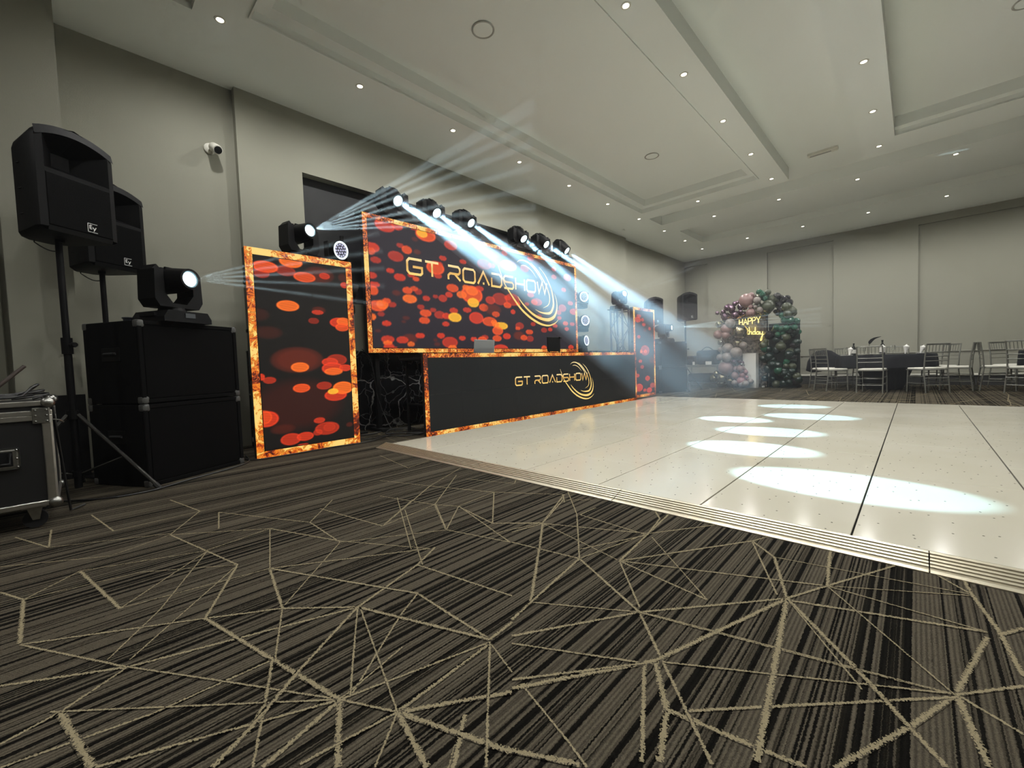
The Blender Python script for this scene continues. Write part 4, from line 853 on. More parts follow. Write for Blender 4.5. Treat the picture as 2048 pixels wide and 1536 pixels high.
# equipment stand with a tilted black laptop
t = thing('laptop_stand', 'black stand on the booth carrying a tilted black screen', 'stand', (-4.34, 5.53, BH - 0.04))
bm = NB(); add_box(bm, (0, 0, 0.01), (0.24, 0.30, 0.02), bevel=0.004); obj('foot', bm, M['black'], t)
for s in (-1, 1):
    bm = NB(); add_cyl(bm, (0.02, s * 0.13, 0.01), (-0.02, s * 0.14, 0.20), 0.010); obj('upright', bm, M['black'], t)
bm = NB(); add_box(bm, (0.0, 0, 0.19), (0.02, 0.34, 0.24), rot=None, bevel=0.006); obj('screen_back', bm, M['black'], t)
bm = NB(); add_box(bm, (0.0, 0.16, 0.30), (0.06, 0.05, 0.03), bevel=0.005); obj('clamp', bm, M['black'], t)

# ------------------------------------------------------------------ subwoofers
SUBW, SUBD, SUBH = 0.78, 0.57, 0.607
SUB_RZ = math.radians(28.14)
def make_sub(label, loc, rz):
    t = thing('subwoofer', label, 'subwoofer', loc, rz, 'stacked black subwoofers')
    bm = NB(); add_box(bm, (-0.008, 0, SUBH / 2), (SUBD - 0.016, SUBW, SUBH - 0.004), bevel=0.008, seg=2); obj('cabinet', bm, M['carpetcover'], t)
    bm = NB(); add_box(bm, (SUBD / 2 - 0.008, 0, SUBH / 2), (0.014, SUBW - 0.07, SUBH - 0.07), bevel=0.004); obj('grille', bm, M['grille'], t)
    for (cy, cz, sy, sz) in ((0, 0.018, SUBW, 0.03), (0, SUBH - 0.018, SUBW, 0.03), (-SUBW / 2 + 0.016, SUBH / 2, 0.03, SUBH - 0.07), (SUBW / 2 - 0.016, SUBH / 2, 0.03, SUBH - 0.07)):
        bm = NB(); add_box(bm, (SUBD / 2 - 0.006, cy, cz), (0.016, sy, sz), bevel=0.003); obj('front_rim', bm, M['carpetcover'], t)
    for sx in (-1, 1):
        for sy in (-1, 1):
            for cz in (0.026, SUBH - 0.026):
                bm = NB(); add_box(bm, (sx * (SUBD / 2 - 0.022), sy * (SUBW / 2 - 0.022), cz), (0.052, 0.052, 0.054), bevel=0.012, seg=2); obj('corner_protector', bm, M['cornerplastic'], t, True)
    for s in (-1, 1):
        bm = NB(); add_box(bm, (0, s * (SUBW / 2 + 0.001), SUBH * 0.6), (0.19, 0.006, 0.10), bevel=0.002); h = obj('handle_plate', bm, M['black'], t)
        bm = NB(); add_cyl(bm, (-0.06, s * (SUBW / 2 + 0.008), SUBH * 0.61), (0.06, s * (SUBW / 2 + 0.008), SUBH * 0.61), 0.010, seg=8); obj('grip', bm, M['rubber'], h)
    return t
M['cornerplastic'] = mat('corner_plastic', (0.055, 0.055, 0.052), 0.35, noise=0.4, nscale=90)
S1, S2 = (-4.432, 0.53), (-4.432, 10.07)
make_sub('lower black subwoofer of the stack under the loudspeaker pair', (*S1, 0), SUB_RZ)
make_sub('upper black subwoofer carrying the large moving head near the loudspeakers', (*S1, SUBH + 0.003), SUB_RZ)
make_sub('lower subwoofer of the hazy stack at the far end of the stage', (*S2, 0), -SUB_RZ)
make_sub('upper subwoofer of the hazy stack at the far end of the stage', (*S2, SUBH + 0.003), -SUB_RZ)
# small dark tub on the near stack
t = thing('plastic_tub', 'small dark plastic tub on the rear edge of the subwoofer stack', 'tub', (-4.74, 0.34, 2 * SUBH + 0.003))
bm = NB(); add_lathe(bm, [(0.035, 0), (0.045, 0.075), (0.052, 0.078), (0.052, 0.086), (0.042, 0.086), (0.034, 0.01)], 16, cap1=True); obj('bowl', bm, mat('tub_blue', (0.015, 0.02, 0.03), 0.4), t, True)

# ------------------------------------------------------------------ loudspeakers on stands
SPW, SPH, SPD = 0.43, 0.69, 0.40
def make_speaker(label, loc, rz):
    t = thing('loudspeaker', label, 'loudspeaker', loc, rz, 'black loudspeakers on stands')
    fx = SPD / 2
    def top(y): return SPH - 0.055 * (abs(y) / (SPW / 2)) ** 2
    # plan outline from front-left round the back; width tapers to the rear
    plan = [(fx - 0.012, -SPW / 2), (fx - 0.05, -SPW / 2 - 0.004), (-fx + 0.09, -SPW / 2 + 0.065), (-fx, -SPW / 2 + 0.13), (-fx, SPW / 2 - 0.13), (-fx + 0.09, SPW / 2 - 0.065), (fx - 0.05, SPW / 2 + 0.004), (fx - 0.012, SPW / 2)]
    bm = NB()
    rings = []
    for lvl, ins in ((0.0, 0.025), (0.03, 0.0), (0.5, 0.0), (0.90, 0.0), (0.97, 0.012), (1.0, 0.03)):
        ring = []
        for (px, py) in plan:
            h = top(py) - (0.05 if px < 0 else 0.0)
            sx = px - math.copysign(ins if abs(px) > 0.15 and px < 0 else 0, px) ; sy = py - math.copysign(ins, py)
            ring.append(bm.verts.new((sx, sy, lvl * h)))
        rings.append(ring)
    n = len(plan)
    for A, Bv in zip(rings, rings[1:]):
        for i in range(n):
            if i == n - 1: continue      # open front
            bm.faces.new((A[i], A[i + 1], Bv[i + 1], Bv[i]))
    bm.faces.new(rings[0][::-1])
    # crowned top in strips
    for i in range(n // 2 - 1):
        a, b, c, d = rings[-1][i], rings[-1][i + 1], rings[-1][n - 2 - i], rings[-1][n - 1 - i]
        m1 = bm.verts.new(((a.co.x + d.co.x) / 2, 0, SPH - (0.05 if a.co.x < 0 else 0.0) + 0.004)); m2 = bm.verts.new(((b.co.x + c.co.x) / 2, 0, SPH - (0.05 if b.co.x < 0 else 0.0) + 0.004))
        bm.faces.new((a, b, m2, m1)); bm.faces.new((m1, m2, c, d))
    obj('cabinet', bm, M['black'], t, True)
    # front frame with the horn opening
    bm = NB()
    f = fx
    z0, z1 = 0.38, 0.605
    def P(y, z, x=f): return (x, y, z)
    W = SPW / 2
    N8 = 12
    ysamp = [-W + 2 * W * i / N8 for i in range(N8 + 1)]
    hw = W - 0.035
    for i in range(N8):
        a, b = ysamp[i], ysamp[i + 1]
        quad(bm, P(a, z1 + 0.03 - 0.06 * (abs(a) / W) ** 2), P(b, z1 + 0.03 - 0.06 * (abs(b) / W) ** 2), P(b, top(b) - 0.004, f - 0.014), P(a, top(a) - 0.004, f - 0.014))
    for s in (-1, 1):
        quad(bm, P(s * W, 0.02, f - 0.012), P(s * hw, 0.02), P(s * hw, z1 + 0.03 - 0.06 * (hw / W) ** 2), P(s * W, z1 - 0.03, f - 0.012))
    quad(bm, P(-hw, 0.0, f - 0.01), P(hw, 0.0, f - 0.01), P(hw, 0.03), P(-hw, 0.03))
    quad(bm, P(-hw, z0 - 0.02), P(hw, z0 - 0.02), P(hw, z0 + 0.006, f + 0.002), P(-hw, z0 + 0.006, f + 0.002))
    obj('front_frame', bm, M['black'], t, True)
    bm = NB()
    iw, iz0, iz1, ix = 0.05, 0.46, 0.55, f - 0.15
    ring_o = [P(-hw, z0 + 0.006), P(hw, z0 + 0.006), P(hw, z1 + 0.03 - 0.06 * (hw / W) ** 2), P(0, z1 + 0.03), P(-hw, z1 + 0.03 - 0.06 * (hw / W) ** 2)]
    ring_i = [P(-iw, iz0, ix), P(iw, iz0, ix), P(iw, iz1, ix), P(0, iz1, ix), P(-iw, iz1, ix)]
    for i in range(5):
        j = (i + 1) % 5
        quad(bm, ring_o[i], ring_o[j], ring_i[j], ring_i[i])
    bm.faces.new([bm.verts.new(p) for p in ring_i])
    obj('horn', bm, M['hornplastic'], t, True)
    bm = NB(); add_box(bm, (f - 0.002, 0, 0.197), (0.012, SPW - 0.07, 0.33), bevel=0.004); obj('grille', bm, M['grille'], t)
    # badge: outlined square with two letters
    bm = NB(); c, by, bz, xx = 0.028, 0.055, 0.075, f + 0.0052
    def bar(y0, z0_, y1, z1_, w=0.0035):
        d = Vector((y1 - y0, z1_ - z0_)).normalized(); nn = Vector((-d.y, d.x)) * w / 2
        quad(bm, (xx, by + y0 + nn.x, bz + z0_ + nn.y), (xx, by + y1 + nn.x, bz + z1_ + nn.y), (xx, by + y1 - nn.x, bz + z1_ - nn.y), (xx, by + y0 - nn.x, bz + z0_ - nn.y))
    for a, b, c2, d in ((-c, -c, -c, c), (-c, c, c, c), (-c, -c, c, -c)): bar(a, b, c2, d, 0.003)
    for a, b, c2, d in ((-0.017, 0.017, -0.017, -0.006), (-0.017, 0.017, -0.004, 0.017), (-0.017, 0.0055, -0.006, 0.0055), (-0.017, -0.006, -0.004, -0.006)): bar(a, b, c2, d, 0.005)
    for a, b, c2, d in ((0.0, 0.006, 0.009, -0.008), (0.020, 0.008, 0.005, -0.020)): bar(a, b, c2, d, 0.005)
    obj('badge', bm, M['white'], t, label='white square badge with letters EV')
    bm = NB(); add_cyl(bm, (0, 0, -0.02), (0, 0, 0.03), 0.024, seg=14); obj('pole_cup', bm, M['black'], t)
    for k in range(3):
        bm = NB(); add_box(bm, (-0.02, -SPW / 2 + 0.040, 0.12 + 0.16 * k), (0.03, 0.012, 0.006), bevel=0.002); obj('side_notch', bm, M['rubber'], t)
    # lead from the input plate
    bm = NB(); pts = [(-fx + 0.05, -0.05, 0.02)]
    for k in range(9):
        s = k / 8; pts.append((-fx + 0.05 + s * (fx - 0.07), -0.05 + 0.05 * s, 0.0 - 0.06 * math.sin(s * PI * 0.6) - 0.015))
    add_tube(bm, pts, 0.004, 5); obj('speaker_lead', bm, M['cable'], t)
    return t
M['hornplastic'] = mat('horn_plastic', (0.003, 0.003, 0.003), 0.5, spec=0.1)

def make_stand(label, loc, h, leg_angles, leg_r, z_col=0.56, foot=None):
    t = thing('speaker_stand', label, 'speaker stand', loc, 0, 'black pole stands')
    bm = NB(); add_cyl(bm, (0, 0, 0.05), (0, 0, 1.05), 0.021, seg=14); obj('lower_pole', bm, M['black'], t, True)
    bm = NB(); add_cyl(bm, (0, 0, 1.0), (0, 0, h), 0.0185, seg=14); obj('upper_pole', bm, M['black'], t, True)
    bm = NB(); add_cyl(bm, (0, 0, 0.98), (0, 0, 1.09), 0.029, seg=14); add_cyl(bm, (0, 0, 1.04), (0.055, 0.03, 1.04), 0.009, seg=8); add_lathe(bm, [(0.016, 0), (0.018, 0.012), (0.016, 0.024)], 10, origin=(0.05, 0.027, 1.04), axis=(0.87, 0.5, 0)); obj('height_clamp', bm, M['black'], t, True)
    if leg_r:
        bm = NB(); add_cyl(bm, (0, 0, z_col - 0.03), (0, 0, z_col + 0.03), 0.034, seg=14); obj('collar', bm, M['black'], t)
        bm = NB(); add_cyl(bm, (0, 0, 0.13), (0, 0, 0.17), 0.030, seg=14); obj('lower_collar', bm, M['black'], t)
        for a in leg_angles:
            if isinstance(a, tuple): fx, fy = a
            else: fx, fy = leg_r * math.cos(math.radians(a)), leg_r * math.sin(math.radians(a))
            d = Vector((fx, fy, 0)).normalized()
            bm = NB(); add_cyl(bm, (d.x * 0.03, d.y * 0.03, z_col), (fx, fy, 0.016), 0.0125, seg=8); lg = obj('leg', bm, M['standmetal'], t, True)
            bm = NB(); add_cyl(bm, (fx * 0.96, fy * 0.96, 0.035), (fx * 1.02, fy * 1.02, 0.0), 0.018, seg=8); obj('foot_cap', bm, M['rubber'], lg, True)
            bm = NB(); m = 0.58; add_cyl(bm, (d.x * 0.028, d.y * 0.028, 0.15), (fx * m, fy * m, z_col * (1 - m) + 0.01), 0.008, seg=6); obj('brace', bm, M['standmetal'], t)
    else:
        bm = NB(); add_lathe(bm, [(0.20, 0), (0.20, 0.012), (0.03, 0.022), (0.03, 0.06)], 24); obj('base_plate', bm, M['black'], t, True)
    return t
M['standmetal'] = mat('stand_metal', (0.035, 0.034, 0.03), 0.42, metal=0.6)
SPK_RZ = math.radians(33)
make_stand('tripod stand beside the road case holding the closest loudspeaker', (-4.20, -0.03, 0), 1.755, [(0.27, 0.395), 178, 292], 0.47, foot=None)
make_speaker('closest black loudspeaker on a pole, white square badge low on its grille', (-4.20, -0.02, 1.755), SPK_RZ)
make_stand('pole stand rising behind the subwoofer stack beside the pier', (-4.90, 0.20, 0), 1.70, [], 0)
make_speaker('second black loudspeaker, half hidden behind the closest one', (-4.90, 0.20, 1.695), SPK_RZ)
make_stand('tripod stand at the far end of the stage beside the hazy subwoofers', (-4.20, 10.72, 0), 1.755, [60, 180, 300], 0.47)
make_speaker('hazy loudspeaker at the far end of the stage, closer to the balloons', (-4.20, 10.72, 1.755), -SPK_RZ)
make_stand('pole stand rising behind the tall hazy LED panel', (-4.90, 10.33, 0), 1.70, [], 0)
make_speaker('hazy loudspeaker partly behind the far LED panel', (-4.90, 10.33, 1.695), -SPK_RZ)

# ------------------------------------------------------------------ moving heads
def aim_light(name, energy, color, size, blend, radius, parent, loc, d):
    l = bpy.data.lights.new(name, 'SPOT'); l.energy = energy; l.color = color; l.spot_size = size; l.spot_blend = blend; l.shadow_soft_size = radius
    o = bpy.data.objects.new(name, l); COL.objects.link(o); o.parent = parent
    o.location = loc; o.rotation_mode = 'QUATERNION'; o.rotation_quaternion = Vector(d).to_track_quat('-Z', 'Y')
    return o
def make_mover(label, loc, aim, s, base_rz, lens_mat, group, lens_r=0.072, wf=1.0):
    """aim: world direction of the beam; returns (thing, lens point world, pan)"""
    aim = Vector(aim).normalized()
    pan = math.atan2(aim.y, aim.x)
    tilt = math.asin(aim.z)
    t = thing('moving_head_light', label, 'stage light', loc, pan, group)
    R = Matrix.Rotation(base_rz - pan, 3, 'Z')
    bm = NB()
    prof = [(-0.24, 0.0), (0.24, 0.0), (0.24, 0.035), (0.20, 0.085), (-0.20, 0.085), (-0.24, 0.035)]
    A = [(p[0] * s * wf, p[1] * s) for p in prof]
    add_prism(bm, A, lambda a, b, d: R @ Vector((d, a, b)), -0.17 * s, 0.17 * s)
    base = obj('base', bm, M['black'], t)
    bm = NB(); add_box(bm, R @ Vector((0.172 * s, 0.01 * s, 0.052 * s)), (0.004, 0.075 * s, 0.035 * s), rot=R); obj('display', bm, M['display'], base)
    for sgn in (-1, 1):
        bm = NB(); add_box(bm, R @ Vector((0.0, sgn * 0.235 * s * wf, 0.055 * s)), (0.16 * s, 0.02 * s, 0.03 * s), rot=R, bevel=0.004 * s); obj('carry_handle', bm, M['black'], base)
    bm = NB(); add_cyl(bm, (0, 0, 0.08 * s), (0, 0, 0.125 * s), 0.10 * s, 0.085 * s, seg=20); obj('turntable', bm, M['black'], t, True)
    # U-shaped yoke: cross piece and two broad arms
    bm = NB()
    yk = [(-0.235, 0.42), (-0.245, 0.20), (-0.20, 0.145), (0.20, 0.145), (0.245, 0.20), (0.235, 0.42), (0.19, 0.46), (0.15, 0.43), (0.145, 0.25), (0.07, 0.175), (-0.07, 0.175), (-0.145, 0.25), (-0.15, 0.43), (-0.19, 0.46)]
    yk = [(a * s * wf, (b - 0.025) * s) for a, b in yk]
    # split the U into convex quads
    def yq(i0, i1, i2, i3):
        ps = [yk[i] for i in (i0, i1, i2, i3)]
        add_prism(bm, ps, lambda a, b, d: (d, a, b), -0.085 * s, 0.085 * s)
    yq(1, 2, 11, 12 - 1 + 0) if False else None
    yq(0, 1, 11, 12); yq(1, 2, 10, 11); yq(2, 3, 9, 10); yq(3, 4, 8, 9); yq(4, 5, 7, 8)
    add_prism(bm, [yk[0], yk[12], yk[13]], lambda a, b, d: (d, a, b), -0.06 * s, 0.06 * s); add_prism(bm, [yk[5], yk[6], yk[7]], lambda a, b, d: (d, a, b), -0.06 * s, 0.06 * s)
    bmesh.ops.remove_doubles(bm, verts=bm.verts[:], dist=1e-5)
    obj('yoke', bm, M['black'], t)
    for sgn in (-1, 1):
        bm = NB(); add_cyl(bm, (0, sgn * 0.09 * s * wf, 0.335 * s), (0, sgn * 0.16 * s * wf, 0.335 * s), 0.05 * s, seg=14); obj('pivot', bm, M['black'], t, True)
    d = Vector((math.cos(tilt), 0, math.sin(tilt)))
    piv = Vector((0, 0, 0.335 * s))
    bm = NB()
    lr = lens_r * 1.22
    add_lathe(bm, [(0.05 * s, -0.20 * s), (0.095 * s * wf, -0.175 * s), (0.128 * s * wf, -0.08 * s), (0.128 * s * wf, 0.05 * s), (lr * 1.12, 0.15 * s), (lr * 1.05, 0.205 * s), (lr * 0.86, 0.205 * s), (lr * 0.82, 0.19 * s)], 22, origin=piv, axis=d, cap1=False)
    head = obj('head', bm, M['black'], t, True)
    bm = NB(); add_lathe(bm, [(lr * 0.74, 0.189 * s), (lr * 0.5, 0.198 * s), (0.002, 0.201 * s)], 22, origin=piv, axis=d); obj('lens', bm, lens_mat, head, True, label='glowing white lens')
    bm = NB(); add_lathe(bm, [(lr * 0.85, 0.187 * s), (lr * 0.85, 0.196 * s), (lr * 0.74, 0.196 * s), (lr * 0.74, 0.187 * s)], 22, origin=piv, axis=d, cap0=False, cap1=False); obj('lens_rim', bm, M['lensrim'], head, True)
    for k in (-1, 0, 1):
        dd, u, v = frame_from(d)
        c = piv + d * (-0.03 + 0.045 * k) * s + v * 0.123 * s * wf
        bm = NB(); add_box(bm, c, (0.018 * s, 0.10 * s, 0.018 * s), rot=Matrix((d, u, v)).transposed()); obj('cooling_fin', bm, M['black'], head)
    lp_local = piv + d * 0.222 * s
    lp = Vector(loc) + Matrix.Rotation(pan, 3, 'Z') @ lp_local
    return t, lp, lp_local, pan, d
M['lensrim'] = emis('lens_rim_glow', (0.45, 0.75, 0.85, 1), 0.6)
M['display'] = mat('display_grey', (0.06, 0.065, 0.07), 0.2)
BEAMS = []
# six on top of the wide screen
POOLS = [(-0.25, 3.02), (-0.92, 3.82), (-1.00, 4.76), (-1.50, 5.52), (-0.87, 6.16), (-1.23, 7.28)]
WY = [3.01, 3.62, 4.24, 5.44, 6.04, 6.65]
TOPN = ['first', 'second', 'third', 'fourth', 'fifth', 'sixth']
BEAM_COL = (0.40, 0.76, 1.0)
def narrow_optics(o):
    o.data.use_nodes = True
    nt = o.data.node_tree
    f = nt.nodes.new('ShaderNodeLightFalloff'); f.inputs['Strength'].default_value = 1.0
    q = nt.nodes.new('ShaderNodeMath'); q.operation = 'MULTIPLY_ADD'; q.inputs[1].default_value = 4.0
    f.inputs['Strength'].default_value = 0.55
    nt.links.new(f.outputs['Quadratic'], q.inputs[0]); nt.links.new(f.outputs['Linear'], q.inputs[2])
    nt.links.new(q.outputs[0], nt.nodes['Emission'].inputs['Strength'])
for k in range(6):
    loc = (-4.97, WY[k], 2.77)
    tgt = Vector((POOLS[k][0], POOLS[k][1], 0.04))
    src = Vector((-4.80, WY[k], 3.0))
    aim = (tgt - src).normalized()
    t, lp, ll, pan, d = make_mover('moving head light on the wide screen top, %s from the tall near panel' % TOPN[k], loc, aim, 0.84, 0.0, M['lens'], 'moving heads on the screen', lens_r=0.068)
    narrow_optics(aim_light('beam_spot', E_BEAM, BEAM_COL, math.radians(7.0), 0.10, 0.03, t, ll, d))
    BEAMS.append((lp, aim, (tgt - lp).length, 0.06, 0.33, 'pale blue beam falling from the %s screen-top light to the dance floor' % TOPN[k], 'cone'))
# fan beams: on the near stack, on both towers, on the far stack
def fan(label, loc, axis, s, base_rz, dirs, length, blabel, e=1.0):
    t, lp, ll, pan, d = make_mover(label, loc, axis, s, base_rz, M['lens'], 'larger moving heads', lens_r=0.062, wf=0.76)
    Rm = Matrix.Rotation(-pan, 3, 'Z')
    for q in dirs:
        q = Vector(q).normalized()
        aim_light('ray_spot', E_FAN * e, (0.66, 0.92, 1.0), math.radians(1.25), 0.35, 0.010, t, ll, Rm @ q)
    BEAMS.append((lp, Vector(axis).normalized(), length, 0.05, None, blabel, [Vector(q).normalized() for q in dirs]))
    return t
def fan_dirs(a, b, n, jit=0.02, seed=1):
    r = random.Random(seed)
    a, b = Vector(a).normalized(), Vector(b).normalized()
    out = []
    for k in range(n):
        v = a.lerp(b, k / (n - 1)) + Vector((r.uniform(-jit, jit), r.uniform(-jit, jit), r.uniform(-jit, jit) * 0.3))
        out.append(v)
    return out
fan('large moving head light on the near subwoofer stack, thin fanned beam', (-4.25, 0.56, 2 * SUBH + 0.003), (0.86, 0.50, 0.0), 1.0, SUB_RZ,
    [(0.707, 0.676, 0.20), (0.720, 0.684, 0.11), (0.728, 0.685, 0.017), (0.729, 0.681, -0.075), (0.722, 0.669, -0.17)], 1.5, 'thin fanned beam from the light on the near subwoofers', 0.5)
fan('moving head light above the tall near LED panel, wide fanned beam', (-4.85, 1.77, 1.97), (2.05, 0.52, 0.05), 0.98, 0.0,
    [(0.873, 0.395, 0.285), (0.912, 0.345, 0.222), (0.941, 0.304, 0.146), (0.959, 0.275, 0.074), (0.962, 0.272, 0.006), (0.958, 0.284, -0.053), (0.95, 0.294, -0.103), (0.938, 0.32, -0.138)], 2.6, 'wide fan of pale rays rising from the light above the near panel', 1.0)
fan('moving head light on the hazy truss tower at the far end of the booth', (-4.85, 8.62, 1.97), (0.8, -0.25, 0.12), 0.9, 0.0,
    fan_dirs((0.8, 0.15, 0.25), (0.8, -0.35, 0.0), 3, 0.03, 8), 1.6, 'faint rays from the light on the far truss tower', 0.2)
fan('moving head light on the hazy far subwoofer stack, flat fanned beam', (-4.43, 9.96, 2 * SUBH + 0.003), (0.93, 0.12, 0.02), 1.0, -SUB_RZ,
    [(0.9, 0.40, 0.075), (0.9, 0.42, 0.035), (0.9, 0.42, 0.005), (0.9, 0.42, -0.02), (0.9, 0.40, -0.05)], 3.0, 'flat fan of thin rays reaching towards the balloons', 2.4)

# ------------------------------------------------------------------ ring wash lights on poles
def make_wash(label, c, aim, lit, pole_xy):
    aim = Vector(aim).normalized()
    pan = math.atan2(aim.y, aim.x); tilt = math.asin(aim.z)
    t = thing('wash_light', label, 'stage light', c, pan, 'ring wash lights')
    d = Vector((math.cos(tilt), 0, math.sin(tilt)))
    bm = NB(); add_lathe(bm, [(0.05, -0.19), (0.085, -0.17), (0.112, -0.06), (0.116, 0.0), (0.112, 0.012), (0.104, 0.012), (0.10, 0.002)], 24, axis=d, cap1=False); h = obj('head', bm, M['black'], t, True)
    bm = NB(); add_lathe(bm, [(0.100, 0.001), (0.100, 0.005)], 24, axis=d); obj('face', bm, M['washface'], h)
    bm = NB(); add_lathe(bm, [(0.104, 0.006), (0.104, 0.014), (0.084, 0.014), (0.084, 0.006)], 28, axis=d, cap0=False, cap1=False); obj('glow_ring', bm, M['ring'] if lit else M['black'], h)
    dd, u, v = frame_from(d)
    for (n, r) in ((1, 0), (6, 0.034), (12, 0.066)):
        for k in range(n):
            a = 2 * PI * k / n + 0.2
            o = dd * 0.006 + u * (r * math.cos(a)) + v * (r * math.sin(a))
            bm = NB(); add_lathe(bm, [(0.0125, 0), (0.010, 0.005), (0.002, 0.006)], 8, origin=o, axis=d); obj('led', bm, M['led'] if lit else M['display'], h)
    for s in (-1, 1):
        bm = NB(); add_box(bm, (-0.07, s * 0.135, -0.01), (0.07, 0.022, 0.20), bevel=0.006); obj('yoke_arm', bm, M['black'], t)
    bm = NB(); add_box(bm, (-0.09, 0, -0.125), (0.09, 0.29, 0.035), bevel=0.008); obj('yoke_bridge', bm, M['black'], t)
    bm = NB(); add_box(bm, (-0.10, 0, -0.185), (0.16, 0.22, 0.08), bevel=0.012); obj('base', bm, M['black'], t)
    Rm = Matrix.Rotation(-pan, 3, 'Z')
    pl = Rm @ (Vector((pole_xy[0], pole_xy[1], c[2])) - Vector(c))
    bm = NB(); add_cyl(bm, (-0.12, 0, -0.18), (pl.x, pl.y, -0.18), 0.014, seg=8); add_cyl(bm, (pl.x, pl.y, -0.215), (pl.x, pl.y, -0.145), 0.034, seg=10); obj('clamp', bm, M['black'], t)
    if lit:
        aim_light('wash_spot', E_WASH, (0.55, 0.50, 1.0), math.radians(70), 0.7, 0.09, t, d * 0.03, d)
M['washface'] = mat('wash_face', (0.03, 0.03, 0.045), 0.3)
def light_pole(label, x, y, h):
    t = thing('lighting_pole', label, 'pole', (x, y, 0))
    bm = NB(); add_cyl(bm, (0, 0, 0.01), (0, 0, h), 0.024, seg=12); obj('pole', bm, M['blackmatte'], t, True)
    bm = NB(); add_box(bm, (0, 0, 0.01), (0.26, 0.30, 0.02), bevel=0.003); obj('base_plate', bm, M['blackmatte'], t)
PLX, PRX = (-5.10, 2.36), (-5.10, 7.20)
light_pole('black lighting pole between the tall near panel and the wide screen', *PLX, 2.45)
light_pole('black lighting pole at the far side of the wide screen', *PRX, 2.35)
make_wash('glowing ring wash light between the near panel and the screen', (-4.88, 2.235, 2.21), (1, 0.30, -0.10), True, PLX)
make_wash('unlit ring wash light turned away below the glowing one', (-4.90, 2.41, 1.72), (0.5, 1.0, -0.3), False, PLX)
make_wash('glowing ring wash light at the screen far side, topmost of three', (-4.88, 7.25, 2.13), (0.9, -0.35, -0.05), True, PRX)
make_wash('glowing ring wash light at the screen far side, middle of three', (-4.88, 7.27, 1.65), (0.9, -0.30, 0.0), True, PRX)
make_wash('glowing ring wash light at the screen far side, lowest of three', (-4.88, 7.29, 1.24), (0.95, 0.10, 0.05), True, PRX)

# ------------------------------------------------------------------ truss towers
def make_truss(label, x, y, h):
    t = thing('truss_tower', label, 'truss', (x, y, 0), 0, 'truss towers')
    w = 0.145
    bm = NB(); add_box(bm, (0, 0, 0.008), (0.5, 0.5, 0.016), bevel=0.003); obj('base_plate', bm, M['truss'], t)
    bm = NB(); add_box(bm, (0, 0, h - 0.006), (0.40, 0.40, 0.012), bevel=0.003); obj('top_plate', bm, M['blackmatte'], t)
    cs = [(-w, -w), (w, -w), (w, w), (-w, w)]
    for c in cs:
        bm = NB(); add_cyl(bm, (c[0], c[1], 0.016), (c[0], c[1], h - 0.012), 0.024, seg=10); obj('chord', bm, M['truss'], t, True)
    n = 5
    dz = (h - 0.12) / n
    for i in range(4):
        a, b = cs[i], cs[(i + 1) % 4]
        for k in range(n):
            z0, z1 = 0.06 + k * dz, 0.06 + (k + 1) * dz
            if (k + i) % 2: z0, z1 = z1, z0
            bm = NB(); add_cyl(bm, (a[0], a[1], z0), (b[0], b[1], z1), 0.010, seg=6); obj('brace', bm, M['truss'], t)
        for z in (0.06, h - 0.06):
            bm = NB(); add_cyl(bm, (a[0], a[1], z), (b[0], b[1], z), 0.010, seg=6); obj('ring_bar', bm, M['truss'], t)
make_truss('aluminium truss tower hidden behind the tall near LED panel', -4.85, 1.77, 1.97)
make_truss('hazy aluminium truss tower rising behind the far end of the booth', -4.85, 8.62, 1.97)
# thin hanging lead at the far tower
bm = NB(); add_tube(bm, [(-4.80, 8.30, 2.0), (-4.78, 8.26, 1.9), (-4.78, 8.25, 1.6), (-4.77, 8.32, 1.2), (-4.78, 8.36, 0.8), (-4.75, 8.3, 0.012), (-4.7, 8.1, 0.009)], 0.008, 5)
tag(obj('hanging_cable', bm, M['cable']), 'thin black cable hanging beside the far truss tower', 'cable')

# ------------------------------------------------------------------ road case with casters
CX, CYR, CZ0, CZ1, CW, CD = -3.40, -0.108, 0.125, 0.695, 1.10, 0.60
rc_t = thing('road_case', 'black road case with aluminium edges on casters at the picture edge', 'road case', (CX - CD / 2, CYR - CW / 2, 0))
fxx, hw = CD / 2, CW / 2
bm = NB(); add_box(bm, (0, 0, (CZ0 + CZ1) / 2), (CD - 0.012, CW - 0.012, CZ1 - CZ0 - 0.01)); obj('body', bm, mat('case_laminate', (0.007, 0.007, 0.007), 0.5, noise=0.2, nscale=60), rc_t)
def rail(c, s): 
    bm = NB(); add_box(bm, c, s, bevel=0.004); obj('edge_rail', bm, M['alu'], rc_t)
lidz = CZ1 - 0.075
for z in (CZ0 + 0.014, lidz - 0.016, lidz + 0.010 + 0.0, CZ1 - 0.014):
    hgt = 0.028 if z not in (lidz - 0.016,) else 0.03
    rail((fxx - 0.001, 0, z), (0.012, CW - 0.004, hgt)); rail((-fxx + 0.001, 0, z), (0.012, CW - 0.004, hgt))
    rail((0, hw - 0.001, z), (CD - 0.004, 0.012, hgt)); rail((0, -hw + 0.001, z), (CD - 0.004, 0.012, hgt))
